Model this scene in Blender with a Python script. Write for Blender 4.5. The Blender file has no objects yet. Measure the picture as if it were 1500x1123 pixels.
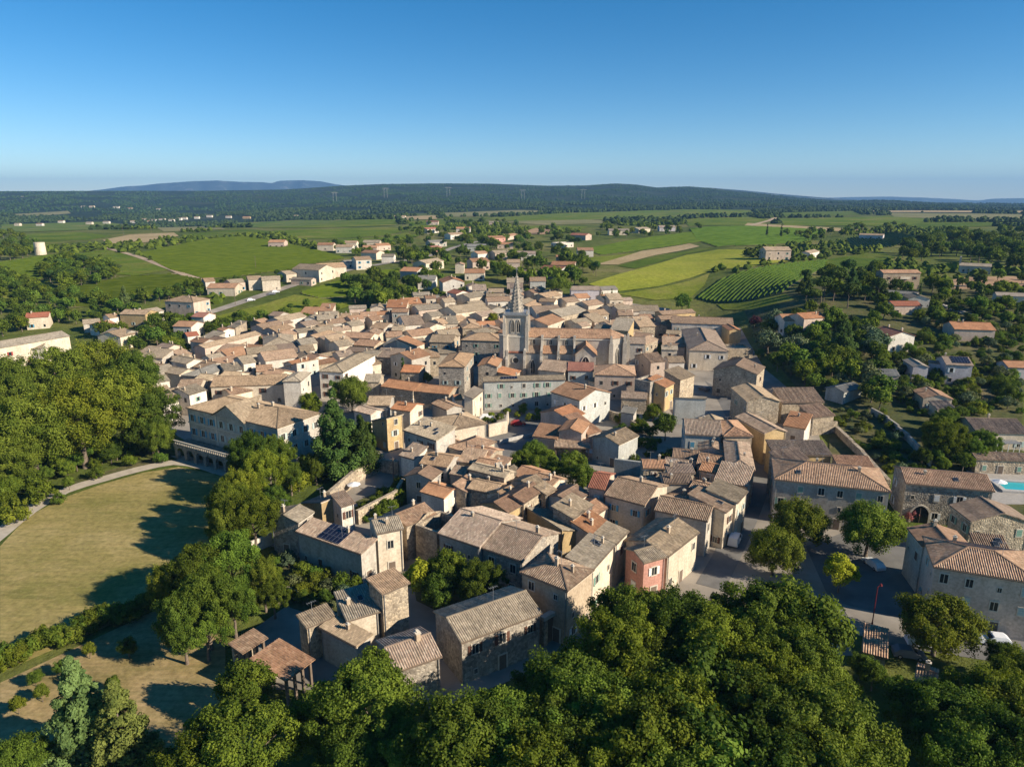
import bpy, bmesh, math, random
import numpy as np
from mathutils import Vector, Matrix
R = math.radians
random.seed(7)
rng = np.random.default_rng(7)
scene = bpy.context.scene
col = scene.collection

# ------------------------------------------------------------------ camera
CAM_Z, PITCH, FPX, CX, CY = 62.0, R(15.0), 1020.0, 750.0, 561.5
cam_d = bpy.data.cameras.new('camera')
cam_d.sensor_width = 36.0
cam_d.lens = 36.0 * FPX / 1500.0
cam_d.clip_start, cam_d.clip_end = 1.0, 60000.0
cam = bpy.data.objects.new('camera', cam_d)
cam.location = (0, 0, CAM_Z)
cam.rotation_euler = (R(90) - PITCH, 0, 0)
col.objects.link(cam)
scene.camera = cam

# ------------------------------------------------------------------ world, sun, exposure
SUN_EL = R(27.0)
TO_SUN = Vector((0.93, -0.37, 0)).normalized()
world = bpy.data.worlds.new('World')
scene.world = world
world.use_nodes = True
wn = world.node_tree
wn.nodes.clear()
w_out = wn.nodes.new('ShaderNodeOutputWorld')
w_bg = wn.nodes.new('ShaderNodeBackground')
w_sky = wn.nodes.new('ShaderNodeTexSky')
w_sky.sky_type = 'NISHITA'
w_sky.sun_disc = False
w_sky.sun_elevation = SUN_EL
w_sky.sun_rotation = math.atan2(TO_SUN.x, TO_SUN.y)
w_sky.altitude = 200
w_sky.air_density = 0.7
w_sky.dust_density = 0.0
w_sky.ozone_density = 1.5
w_bg.inputs['Strength'].default_value = 0.077
w_hs = wn.nodes.new('ShaderNodeHueSaturation')
w_hs.inputs['Saturation'].default_value = 1.45
w_hs.inputs['Hue'].default_value = 0.497
wn.links.new(w_sky.outputs[0], w_hs.inputs['Color'])
wn.links.new(w_hs.outputs[0], w_bg.inputs['Color'])
wn.links.new(w_bg.outputs[0], w_out.inputs['Surface'])
sun_d = bpy.data.lights.new('sun', 'SUN')
sun_d.energy = 5.0
sun_d.angle = R(0.53)
sun_d.color = (1.0, 0.885, 0.72)
sun = bpy.data.objects.new('sun', sun_d)
sdir = Vector((TO_SUN.x * math.cos(SUN_EL), TO_SUN.y * math.cos(SUN_EL), math.sin(SUN_EL)))
sun.rotation_euler = sdir.to_track_quat('Z', 'Y').to_euler()
col.objects.link(sun)
vs = scene.view_settings
vs.view_transform = 'Standard'
vs.look = 'None'
vs.exposure = 0.8
vs.gamma = 1.0
scene.cycles.max_bounces = 5
scene.cycles.diffuse_bounces = 3
scene.cycles.transmission_bounces = 3
scene.cycles.volume_bounces = 0
scene.cycles.use_denoising = True

# ------------------------------------------------------------------ terrain and projection
SP, CP = math.sin(PITCH), math.cos(PITCH)

def sm(a, b, x):
    t = np.clip((x - a) / (b - a), 0.0, 1.0)
    return t * t * (3 - 2 * t)

RX = [-900, -200, 0, 150, 300, 420, 500, 560, 640, 720, 800, 860, 900, 930, 965, 1010, 1050, 1100, 1170, 1250, 1500, 2400]
RY = [288, 284, 280, 279.5, 279.5, 277.5, 272, 269.5, 268.5, 269, 272, 271.5, 268.5, 270, 275, 273, 276.5, 282, 290, 295, 299, 300]
RAZ = [(x - CX) / FPX / (CP - (y - CY) / FPX * SP) for x, y in zip(RX, RY)]
RZZ = [CAM_Z - 4600 * (SP + (y - CY) / FPX * CP) / math.hypot(CP - (y - CY) / FPX * SP, (x - CX) / FPX) for x, y in zip(RX, RY)]

def terr(x, y):
    x = np.asarray(x, float); y = np.asarray(y, float)
    D = np.hypot(x, y)
    az = x / np.maximum(y, 20.0)
    zc = 15 * sm(270, 470, y)
    zr = 18 * sm(150, 340, y)
    mask = sm(0, 60, x - 60 - 0.2 * (y - 200))
    z = zc + mask * np.clip(zr - zc, 0, None)
    z = z + 5 * sm(470, 1000, y)
    z = z - 26 * sm(1000, 1700, D) * sm(-0.12, -0.40, az)
    z = z + 0.7 * np.sin(x / 95.0 + 1) * np.sin(y / 140.0) * sm(330, 700, y)
    s = np.clip((D - 1900) / 2700, 0, 1)
    rz = np.interp(az, RAZ, RZZ)
    z = z + (rz - z) * s ** 1.5
    z = z + s * 16 * (np.sin(x / 170.0 + np.sin(y / 230.0)) * np.sin(y / 260.0 + x / 510.0)) * sm(1900, 3200, D) * (1 - sm(3900, 4500, D))
    z = z - (z + 40) * sm(4700, 6500, D)
    return z

def tz(x, y):
    return float(terr(x, y))

def ray(px, py):
    u = (px - CX) / FPX; v = (py - CY) / FPX
    return Vector((u, CP - v * SP, -SP - v * CP))

def on_plane(px, py, z):
    d = ray(px, py)
    t = (z - CAM_Z) / d.z
    return Vector((d.x * t, d.y * t, z))

def P(px, py, h=0.0, tmax=9000.0):
    """point where the pixel's ray meets the terrain raised by h"""
    d = ray(px, py)
    ts = np.geomspace(20, tmax, 700)
    f = CAM_Z + d.z * ts - (terr(d.x * ts, d.y * ts) + h)
    k = np.argmax(f < 0)
    if f[k] >= 0:
        k = len(ts) - 1
        lo = hi = ts[k]
    else:
        lo, hi = ts[max(k - 1, 0)], ts[k]
        for _ in range(24):
            m = 0.5 * (lo + hi)
            if CAM_Z + d.z * m - (tz(d.x * m, d.y * m) + h) < 0: hi = m
            else: lo = m
    return Vector((d.x * hi, d.y * hi, tz(d.x * hi, d.y * hi)))

# ------------------------------------------------------------------ material helpers
MATS = {}

def new_mat(name):
    m = bpy.data.materials.new(name)
    m.use_nodes = True
    nt = m.node_tree
    for n in list(nt.nodes):
        nt.nodes.remove(n)
    out = nt.nodes.new('ShaderNodeOutputMaterial')
    b = nt.nodes.new('ShaderNodeBsdfPrincipled')
    b.inputs['Roughness'].default_value = 0.9
    b.inputs['Specular IOR Level'].default_value = 0.2
    nt.links.new(b.outputs[0], out.inputs['Surface'])
    MATS[name] = m
    return m, nt, b, out

def nd(nt, typ, **kw):
    n = nt.nodes.new(typ)
    for k, v in kw.items():
        if k in n.inputs: n.inputs[k].default_value = v
        else: setattr(n, k, v)
    return n

def rgb(c, k=1.0):
    return (c[0] * k, c[1] * k, c[2] * k, 1.0)

def mixc(nt, fac, a, b, blend='MIX'):
    n = nt.nodes.new('ShaderNodeMix')
    n.data_type = 'RGBA'; n.blend_type = blend
    for sock, v in ((n.inputs[0], fac), (n.inputs[6], a), (n.inputs[7], b)):
        if hasattr(v, 'type') and hasattr(v, 'is_linked'):
            nt.links.new(v, sock)
        else:
            sock.default_value = v
    return n.outputs[2]

def ramp(nt, src, stops):
    n = nt.nodes.new('ShaderNodeValToRGB')
    cr = n.color_ramp
    while len(cr.elements) < len(stops): cr.elements.new(0.5)
    for e, (p, c) in zip(cr.elements, stops):
        e.position = p; e.color = c if len(c) == 4 else (*c, 1)
    nt.links.new(src, n.inputs[0])
    return n.outputs[0]

def noise(nt, coord, scale, detail=4, rough=0.55):
    n = nd(nt, 'ShaderNodeTexNoise', Scale=scale, Detail=detail, Roughness=rough)
    nt.links.new(coord, n.inputs['Vector'])
    return n.outputs['Fac']

def bump(nt, b, h, strength, dist):
    n = nd(nt, 'ShaderNodeBump', Strength=strength, Distance=dist)
    nt.links.new(h, n.inputs['Height'])
    nt.links.new(n.outputs[0], b.inputs['Normal'])

def wall_mat(name, c, c2, stone=0):
    m, nt, b, out = new_mat(name)
    co = nd(nt, 'ShaderNodeTexCoord').outputs['Object']
    oi = nd(nt, 'ShaderNodeObjectInfo').outputs['Random']
    n1 = noise(nt, co, 0.35, 5, 0.65)
    n2 = noise(nt, co, 2.6, 4, 0.6)
    base = mixc(nt, ramp(nt, n1, [(0.36, (0, 0, 0)), (0.66, (1, 1, 1))]), rgb(c), rgb(c2))
    dirt = ramp(nt, n2, [(0.3, (.70, .68, .66)), (0.62, (1.08, 1.08, 1.08))])
    base = mixc(nt, 0.8, base, dirt, 'MULTIPLY')
    mp = nd(nt, 'ShaderNodeMapping'); mp.inputs['Scale'].default_value = (.55, .55, .10)
    nt.links.new(co, mp.inputs[0])
    n3 = noise(nt, mp.outputs[0], 1.0, 4, .6)
    base = mixc(nt, .5, base, ramp(nt, n3, [(.36, (.68, .65, .62)), (.60, (1.05, 1.05, 1.05))]), 'MULTIPLY')
    if stone:
        v = nd(nt, 'ShaderNodeTexVoronoi', Scale=2.4, Randomness=1.0)
        nt.links.new(co, v.inputs['Vector'])
        sep = nd(nt, 'ShaderNodeSeparateColor')
        nt.links.new(v.outputs['Color'], sep.inputs[0])
        st = ramp(nt, sep.outputs[0], [(0.0, (.62, .58, .54)), (0.5, (.98, .95, .9)), (1.0, (1.3, 1.24, 1.12))])
        base = mixc(nt, 0.85, base, st, 'MULTIPLY')
        v2 = nd(nt, 'ShaderNodeTexVoronoi', Scale=2.4, feature='DISTANCE_TO_EDGE')
        nt.links.new(co, v2.inputs['Vector'])
        e = ramp(nt, v2.outputs['Distance'], [(0.0, (.55, .55, .55)), (0.06, (1, 1, 1))])
        base = mixc(nt, 0.7, base, e, 'MULTIPLY')
        bump(nt, b, v2.outputs['Distance'], 0.8, 0.15)
    else:
        bump(nt, b, n2, 0.3, 0.05)
    val = nd(nt, 'ShaderNodeMapRange')
    val.inputs['To Min'].default_value = 0.84; val.inputs['To Max'].default_value = 1.12
    nt.links.new(oi, val.inputs['Value'])
    base = mixc(nt, 1.0, base, val.outputs[0], 'MULTIPLY')
    nt.links.new(base, b.inputs['Base Color'])
    return m

wall_mat('stone', (0.5, 0.425, 0.325), (0.4, 0.345, 0.27), 1)
wall_mat('stone_grey', (0.43, 0.39, 0.335), (0.33, 0.305, 0.27), 1)
wall_mat('cream', (0.68, 0.585, 0.45), (0.56, 0.48, 0.37))
wall_mat('white', (.76, .70, .60), (.64, .58, .50))
wall_mat('grey', (0.5, 0.455, 0.385), (0.4, 0.365, 0.31))
wall_mat('tan', (0.48, 0.385, 0.275), (0.4, 0.315, 0.225))
wall_mat('ochre', (.55, .40, .20), (.45, .33, .18))
wall_mat('pink', (.58, .31, .245), (.50, .26, .205))
wall_mat('rose', (0.6, 0.475, 0.38), (0.51, 0.4, 0.32))
wall_mat('blueish', (.50, .50, .455), (.41, .415, .38))
wall_mat('lilac', (.58, .53, .54), (.50, .46, .47))
wall_mat('church_stone', (0.54, 0.48, 0.4), (0.4, 0.36, 0.3))

def roof_mat(name, cols, moss=0.3):
    m, nt, b, out = new_mat(name)
    uv = nd(nt, 'ShaderNodeUVMap').outputs['UV']
    oc = nd(nt, 'ShaderNodeTexCoord').outputs['Object']
    dv = nd(nt, 'ShaderNodeVectorMath', operation='DIVIDE')
    dv.inputs[1].default_value = (0.31, 0.46, 1)
    nt.links.new(uv, dv.inputs[0])
    fl = nd(nt, 'ShaderNodeVectorMath', operation='FLOOR')
    nt.links.new(dv.outputs[0], fl.inputs[0])
    wnz = nd(nt, 'ShaderNodeTexWhiteNoise', noise_dimensions='2D')
    nt.links.new(fl.outputs[0], wnz.inputs['Vector'])
    k = len(cols)
    tile = ramp(nt, wnz.outputs['Value'], [(i / (k - 1), c) for i, c in enumerate(cols)])
    n1 = noise(nt, oc, 0.33, 5, 0.62)
    n2 = noise(nt, oc, 1.7, 4, 0.7)
    avg = tuple(sum(c[i] for c in cols) / k for i in range(3))
    patch = mixc(nt, ramp(nt, n1, [(0.38, (0, 0, 0)), (0.62, (1, 1, 1))]), rgb(avg, 0.55), rgb(avg, 1.3))
    c = mixc(nt, 0.38, tile, patch)
    lich = ramp(nt, n2, [(0.45, (0, 0, 0)), (0.72, (moss, moss, moss))])
    c = mixc(nt, lich, c, (.215, .185, .115, 1))
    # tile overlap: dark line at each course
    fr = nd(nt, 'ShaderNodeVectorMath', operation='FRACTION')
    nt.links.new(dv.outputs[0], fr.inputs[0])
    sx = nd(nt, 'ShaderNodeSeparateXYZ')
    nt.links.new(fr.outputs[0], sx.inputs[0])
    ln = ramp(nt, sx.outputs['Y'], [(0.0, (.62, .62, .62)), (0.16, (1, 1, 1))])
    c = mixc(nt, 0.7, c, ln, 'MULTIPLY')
    oi = nd(nt, 'ShaderNodeObjectInfo').outputs['Random']
    val = nd(nt, 'ShaderNodeMapRange')
    val.inputs['To Min'].default_value = 0.72; val.inputs['To Max'].default_value = 1.16
    nt.links.new(oi, val.inputs['Value'])
    c = mixc(nt, 1.0, c, val.outputs[0], 'MULTIPLY')
    hm = nd(nt, 'ShaderNodeMath', operation='MULTIPLY'); hm.inputs[1].default_value = 5.17
    nt.links.new(oi, hm.inputs[0])
    hf = nd(nt, 'ShaderNodeMath', operation='FRACT'); nt.links.new(hm.outputs[0], hf.inputs[0])
    c = mixc(nt, .8, c, ramp(nt, hf.outputs[0], [(0.0, (.88, .95, 1.0)), (.4, (1, .97, .88)), (.75, (1.08, .94, .80)), (1.0, (1.12, .86, .66))]), 'MULTIPLY')
    nt.links.new(c, b.inputs['Base Color'])
    bump(nt, b, n2, 0.35, 0.08)
    return m

roof_mat('tile_tan', [(.19, .15, .11), (.44, .35, .25), (.31, .24, .175), (.55, .45, .33), (.25, .20, .15), (.39, .31, .225)], .45)
roof_mat('tile_mixed', [(.18, .125, .095), (.46, .33, .235), (.32, .21, .15), (.56, .43, .32), (.23, .17, .13), (.42, .28, .20)], .4)
roof_mat('tile_orange', [(.30, .165, .095), (.45, .25, .145), (.36, .19, .115), (.50, .30, .185)], .25)
roof_mat('tile_red', [(.33, .125, .085), (.38, .17, .115), (.28, .115, .085), (.41, .20, .14)], .1)
roof_mat('tile_brown', [(.19, .135, .105), (.33, .23, .17), (.26, .185, .14), (.40, .29, .22)], .35)
roof_mat('tile_grey', [(.23, .215, .195), (.30, .28, .25), (.26, .245, .22), (.33, .30, .27)], .2)

def plain(name, c, rough=0.7, metal=0.0, var=0.15, scale=1.5):
    m, nt, b, out = new_mat(name)
    co = nd(nt, 'ShaderNodeTexCoord').outputs['Object']
    n1 = noise(nt, co, scale, 4, 0.6)
    k = ramp(nt, n1, [(0.3, (1 - var,) * 3), (0.7, (1 + var,) * 3)])
    nt.links.new(mixc(nt, 1.0, rgb(c), k, 'MULTIPLY'), b.inputs['Base Color'])
    b.inputs['Roughness'].default_value = rough
    b.inputs['Metallic'].default_value = metal
    return m

plain('pane', (.022, .026, .03), 0.15, var=.3); MATS['pane'].node_tree.nodes['Principled BSDF'].inputs['Specular IOR Level'].default_value = 0.5
plain('surround', (.55, .49, .40), .9)
plain('shutter_green', (.20, .33, .26)); plain('shutter_blue', (.10, .30, .42)); plain('shutter_brown', (.13, .065, .045))
plain('shutter_red', (.30, .045, .04)); plain('shutter_white', (.72, .72, .70)); plain('shutter_pale', (.42, .50, .46))
plain('wood_old', (.16, .12, .09), .9); plain('plaster_light', (.62, .56, .46), .9)
plain('solar', (.012, .016, .035), .12, var=.2); plain('alu', (.5, .5, .52), .35, .8)
plain('asphalt', (.17, .162, .15), .92, var=.2, scale=.25); plain('gravel', (.44, .38, .30), .95, var=.15, scale=.6)
plain('paving', (.29, .255, .21), .95, var=.3, scale=.12); plain('kerb', (.36, .33, .29), .9)
plain('dirt', (.40, .30, .195), .95, var=.25, scale=.2); plain('concrete', (.42, .40, .37), .9)
plain('bark', (.16, .125, .095), .95, var=.35, scale=2); plain('red_paint', (.17, .022, .025), .45)
plain('car_white', (.75, .75, .75), .3, var=.03); plain('car_red', (.32, .025, .03), .3, var=.03); plain('car_grey', (.14, .15, .165), .3, var=.03)
plain('rubber', (.02, .02, .02), .85); plain('car_glass', (.02, .025, .03), .08); plain('lamp_lens', (.7, .7, .65), .3)
plain('cloth', (.80, .79, .76), .9, var=.05); plain('pool_wall', (.10, .50, .52), .4, var=.06); plain('metal_grey', (.30, .31, .32), .5, .5)
plain('blue_sheet', (.12, .32, .46), .5); plain('yellow_paint', (.6, .38, .02), .5)
m, nt, b, out = new_mat('pool_water')
b.inputs['Base Color'].default_value = (.05, .42, .46, 1); b.inputs['Roughness'].default_value = .05

def leaf_mat(name, dark, light, trans=0.32):
    m, nt, b, out = new_mat(name)
    at = nd(nt, 'ShaderNodeAttribute', attribute_name='tint')
    oi = nd(nt, 'ShaderNodeObjectInfo').outputs['Random']
    c = ramp(nt, at.outputs['Fac'], [(0.0, dark), (1.0, light)])
    val = nd(nt, 'ShaderNodeMapRange')
    val.inputs['To Min'].default_value = 0.75; val.inputs['To Max'].default_value = 1.4
    nt.links.new(oi, val.inputs['Value'])
    hm = nd(nt, 'ShaderNodeMath', operation='MULTIPLY'); hm.inputs[1].default_value = 7.31
    nt.links.new(oi, hm.inputs[0])
    hf = nd(nt, 'ShaderNodeMath', operation='FRACT'); nt.links.new(hm.outputs[0], hf.inputs[0])
    c = mixc(nt, 1.0, c, ramp(nt, hf.outputs[0], [(0.0, (.82, 1.0, 1.1)), (.5, (1, 1, 1)), (1.0, (1.2, 1.08, .8))]), 'MULTIPLY')
    c = mixc(nt, 1.0, c, val.outputs[0], 'MULTIPLY')
    nt.links.new(c, b.inputs['Base Color'])
    b.inputs['Roughness'].default_value = .75
    b.inputs['Specular IOR Level'].default_value = .08
    tr = nd(nt, 'ShaderNodeBsdfTranslucent')
    nt.links.new(mixc(nt, 1.0, c, (1.25, 1.3, .6, 1), 'MULTIPLY'), tr.inputs['Color'])
    ms = nd(nt, 'ShaderNodeMixShader')
    ms.inputs[0].default_value = trans
    nt.links.new(b.outputs[0], ms.inputs[1]); nt.links.new(tr.outputs[0], ms.inputs[2])
    nt.links.new(ms.outputs[0], out.inputs['Surface'])
    return m

leaf_mat('leaf_oak', (0.034, 0.062, 0.008), (0.15, 0.19, 0.022))
leaf_mat('leaf_plane', (0.055, 0.085, 0.009), (0.185, 0.215, 0.028))
leaf_mat('leaf_garden', (0.044, 0.082, 0.01), (0.16, 0.21, 0.028))
leaf_mat('leaf_yellow', (0.16, 0.18, 0.012), (0.32, 0.33, 0.03))
leaf_mat('leaf_pine', (0.026, 0.052, 0.01), (0.078, 0.115, 0.022), .1)
leaf_mat('leaf_fir', (0.06, 0.085, 0.022), (0.15, 0.18, 0.05), .1)
leaf_mat('leaf_olive', (.065, .090, .040), (.140, .165, .085), .15)
leaf_mat('leaf_purple', (.045, .015, .022), (.105, .035, .05))
leaf_mat('leaf_vine', (.065, .11, .009), (.15, .20, .024))
leaf_mat('leaf_far', (0.018, 0.036, 0.01), (0.055, 0.08, 0.02), .1)
leaf_mat('leaf_pinkbloom', (.20, .07, .10), (.42, .17, .22))

def ground_mat(name, stops, s1, s2, bs=0.5, bd=0.3):
    m, nt, b, out = new_mat(name)
    ge = nd(nt, 'ShaderNodeNewGeometry').outputs['Position']
    n1 = noise(nt, ge, s1, 6, .62)
    n2 = noise(nt, ge, s2, 5, .7)
    c = ramp(nt, n1, stops)
    k = ramp(nt, n2, [(.28, (.62, .62, .62)), (.7, (1.3, 1.3, 1.3))])
    nt.links.new(mixc(nt, .9, c, k, 'MULTIPLY'), b.inputs['Base Color'])
    bump(nt, b, n2, bs, bd)
    b.inputs['Roughness'].default_value = 1.0
    b.inputs['Specular IOR Level'].default_value = 0.05
    return m

def lawn_streaks(name):
    nt = MATS[name].node_tree
    b = nt.nodes['Principled BSDF']
    ge = nd(nt, 'ShaderNodeNewGeometry').outputs['Position']
    mp = nd(nt, 'ShaderNodeMapping'); mp.inputs['Rotation'].default_value = (0, 0, .5); mp.inputs['Scale'].default_value = (.10, .9, 1)
    nt.links.new(ge, mp.inputs[0])
    n1 = noise(nt, mp.outputs[0], 1.0, 5, .7); n2 = noise(nt, ge, .9, 6, .75)
    old = b.inputs['Base Color'].links[0].from_socket
    c = mixc(nt, .8, old, ramp(nt, n1, [(.34, (.74, .80, .70)), (.62, (1.16, 1.12, 1.08))]), 'MULTIPLY')
    c = mixc(nt, ramp(nt, n2, [(.60, (0, 0, 0)), (.74, (.7, .7, .7))]), c, (.42, .33, .19, 1))
    nt.links.new(c, b.inputs['Base Color'])

ground_mat('scrub', [(.30, (.055, .08, .016)), (.46, (.09, .115, .024)), (.56, (.14, .145, .04)), (.70, (.21, .18, .08))], .012, .22, .8, 1.0)
ground_mat('forest', [(.30, (.014, .028, .014)), (.5, (.026, .042, .02)), (.72, (.055, .065, .034))], .006, .06, 1.0, 8.0)
ground_mat('dry_grass', [(.30, (.21, .17, .065)), (.5, (.33, .245, .12)), (.7, (.41, .305, .165))], .07, 1.1, .5, .08)
ground_mat('lawn_grass', [(.28, (.17, .165, .045)), (.5, (.29, .235, .09)), (.72, (.38, .30, .14))], .055, 1.0, .5, .06)
lawn_streaks('dry_grass'); lawn_streaks('lawn_grass')
ground_mat('meadow', [(.3, (.11, .15, .014)), (.5, (.16, .185, .022)), (.72, (.25, .225, .06))], .03, .5, .6, .3)
ground_mat('vine_ground', [(.3, (.070, .115, .009)), (.47, (.105, .15, .013)), (.58, (.145, .165, .025)), (.70, (.22, .185, .06))], .02, .35, .8, .5)
ground_mat('vine_dark', [(.3, (.055, .095, .008)), (.5, (.085, .125, .012)), (.72, (.15, .15, .035))], .02, .35, .8, .5)
ground_mat('sunflower', [(.3, (.20, .23, .025)), (.5, (.27, .28, .035)), (.72, (.33, .30, .06))], .02, .4, .8, .5)
ground_mat('stubble', [(.3, (.30, .23, .115)), (.5, (.37, .28, .15)), (.72, (.42, .32, .19))], .02, .4, .4, .2)
ground_mat('fallow', [(.3, (.15, .155, .06)), (.5, (.20, .19, .085)), (.72, (.27, .23, .12))], .015, .3, .5, .3)
ground_mat('red_soil', [(.3, (.33, .20, .115)), (.5, (.39, .25, .15)), (.72, (.42, .30, .19))], .04, .4, .4, .2)
ground_mat('garden_soil', [(.3, (.05, .07, .022)), (.5, (.10, .10, .04)), (.72, (.19, .15, .085))], .08, .7, .7, .25)
ground_mat('mountain_rock', [(.3, (.02, .03, .022)), (.58, (.04, .05, .04)), (.72, (.22, .21, .19))], .004, .02, .8, 20)

# ------------------------------------------------------------------ object helpers
def tag(o, label=None, cat=None, group=None, kind=None):
    if label: o['label'] = label
    if cat: o['category'] = cat
    if group: o['group'] = group
    if kind: o['kind'] = kind
    return o

def empty(name, loc, rz=0.0):
    o = bpy.data.objects.new(name, None)
    o.location = loc; o.rotation_euler = (0, 0, rz)
    o.empty_display_size = 0.5
    col.objects.link(o)
    return o

def mesh(name, verts, faces, mats, fmat=None, uv=None, smooth=False):
    me = bpy.data.meshes.new(name)
    me.from_pydata(verts, [], faces)
    for m_ in (mats if isinstance(mats, (list, tuple)) else [mats]):
        me.materials.append(MATS[m_])
    if fmat is not None:
        me.polygons.foreach_set('material_index', fmat)
    if uv is not None:
        l = me.uv_layers.new(name='UVMap')
        vi = np.zeros(len(me.loops), dtype=np.int32)
        me.loops.foreach_get('vertex_index', vi)
        l.data.foreach_set('uv', np.asarray(uv, dtype=np.float32)[vi].ravel())
    if smooth:
        me.polygons.foreach_set('use_smooth', [True] * len(me.polygons))
    me.update()
    return me

def obj(name, me, parent=None, loc=(0, 0, 0), rz=0.0):
    o = bpy.data.objects.new(name, me)
    o.location = loc; o.rotation_euler = (0, 0, rz)
    if parent is not None: o.parent = parent
    col.objects.link(o)
    return o

class MB:
    """collects boxes, prisms and tubes into one mesh"""
    def __init__(s): s.v = []; s.f = []; s.m = []
    def quad(s, pts, m=0):
        n = len(s.v); s.v += [tuple(p) for p in pts]; s.f.append(tuple(range(n, n + len(pts)))); s.m.append(m); return s
    def box(s, x0, x1, y0, y1, z0, z1, m=0, top=1.0, topy=None):
        n = len(s.v); cx, cy = (x0 + x1) / 2, (y0 + y1) / 2
        ty = top if topy is None else topy
        s.v += [(x0, y0, z0), (x1, y0, z0), (x1, y1, z0), (x0, y1, z0)]
        s.v += [(cx + (x - cx) * top, cy + (y - cy) * ty, z1) for x, y in ((x0, y0), (x1, y0), (x1, y1), (x0, y1))]
        for f in ((3, 2, 1, 0), (4, 5, 6, 7), (0, 1, 5, 4), (1, 2, 6, 5), (2, 3, 7, 6), (3, 0, 4, 7)):
            s.f.append(tuple(n + i for i in f)); s.m.append(m)
        return s
    def tube(s, p0, p1, r0, r1, k=8, m=0, cap=True):
        p0 = Vector(p0); p1 = Vector(p1); d = (p1 - p0)
        if d.length < 1e-6: return s
        d.normalize(); a = d.orthogonal().normalized(); b2 = d.cross(a); n = len(s.v)
        for p, r in ((p0, r0), (p1, r1)):
            for i in range(k):
                w = 2 * math.pi * i / k
                s.v.append(tuple(p + a * (r * math.cos(w)) + b2 * (r * math.sin(w))))
        for i in range(k):
            j = (i + 1) % k
            s.f.append((n + i, n + j, n + k + j, n + k + i)); s.m.append(m)
        if cap:
            s.f.append(tuple(n + k + i for i in range(k))); s.m.append(m)
            s.f.append(tuple(n + k - 1 - i for i in range(k))); s.m.append(m)
        return s
    def build(s, name, mats, parent=None, loc=(0, 0, 0), rz=0.0, smooth=False):
        return obj(name, mesh(name, s.v, s.f, mats, s.m, smooth=smooth), parent, loc, rz)

def drape(name, pix, mat, off, cell=None, h0=0.0, world=False):
    """a sheet following the terrain inside a polygon (given as pixels on the ground)"""
    pts = [Vector(p) for p in pix] if world else [P(x, y) for x, y in pix]
    bm = bmesh.new()
    vsx = [bm.verts.new((p.x, p.y, 0)) for p in pts]
    ed = [bm.edges.new((vsx[i], vsx[(i + 1) % len(vsx)])) for i in range(len(vsx))]
    bmesh.ops.triangle_fill(bm, edges=ed, use_beauty=True)
    ext = max((a - b_).length for a in pts for b_ in pts)
    cell = cell or max(8.0, ext / 24)
    for _ in range(7):
        long = [e for e in bm.edges if e.calc_length() > cell]
        if not long or len(bm.faces) > 6000: break
        bmesh.ops.subdivide_edges(bm, edges=long, cuts=1)
        bmesh.ops.triangulate(bm, faces=[f for f in bm.faces if len(f.verts) > 3])
    for v_ in bm.verts: v_.co.z = tz(v_.co.x, v_.co.y) + off
    bmesh.ops.recalc_face_normals(bm, faces=bm.faces)
    for f in bm.faces:
        if f.normal.z < 0: f.normal_flip()
    me = bpy.data.meshes.new(name); bm.to_mesh(me); bm.free()
    me.materials.append(MATS[mat])
    return tag(obj(name, me), kind='structure')

def ribbon(name, pix, width, mat, off, world=False, kind='structure'):
    pts = [Vector(p) for p in pix] if world else [P(x, y) for x, y in pix]
    fine = []
    for i in range(len(pts) - 1):
        p0, p1, p2, p3 = pts[max(i - 1, 0)], pts[i], pts[i + 1], pts[min(i + 2, len(pts) - 1)]
        k = max(2, int((p2 - p1).length / 8))
        for j in range(k):
            t = j / k
            fine.append(0.5 * ((2 * p1) + (p2 - p0) * t + (2 * p0 - 5 * p1 + 4 * p2 - p3) * t * t + (3 * p1 - p0 - 3 * p2 + p3) * t ** 3))
    fine.append(pts[-1])
    v, f = [], []
    for i, p in enumerate(fine):
        d = fine[min(i + 1, len(fine) - 1)] - fine[max(i - 1, 0)]
        n = Vector((-d.y, d.x, 0)).normalized() * width / 2
        for s in (1, 0, -1):
            q = p + n * s
            v.append((q.x, q.y, tz(q.x, q.y) + off))
        if i:
            a = 3 * (i - 1)
            f += [(a + 1, a, a + 3, a + 4), (a + 2, a + 1, a + 4, a + 5)]
    o = obj(name, mesh(name, v, [tuple(reversed(q)) for q in f], mat))
    return tag(o, kind=kind)
# ------------------------------------------------------------------ ground to the horizon
def polar_sheet(name, r0, r1, nr, a0, a1, na, mat):
    rr = np.geomspace(r0, r1, nr); aa = np.linspace(a0, a1, na)
    X = np.outer(rr, np.sin(aa)); Y = np.outer(rr, np.cos(aa))
    Z = terr(X, Y)
    v = np.stack([X, Y, Z], -1).reshape(-1, 3)
    i = np.arange(nr - 1)[:, None] * na + np.arange(na - 1)[None, :]
    f = np.stack([i, i + 1, i + na + 1, i + na], -1).reshape(-1, 4)[:, ::-1]
    me = mesh(name, v.tolist(), f.tolist(), mat, smooth=True)
    return tag(obj(name, me), kind='structure')

polar_sheet('ground', 4, 1905, 230, R(-80), R(80), 220, 'scrub')
polar_sheet('wooded_hills', 1900, 7000, 90, R(-75), R(75), 300, 'forest')

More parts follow.
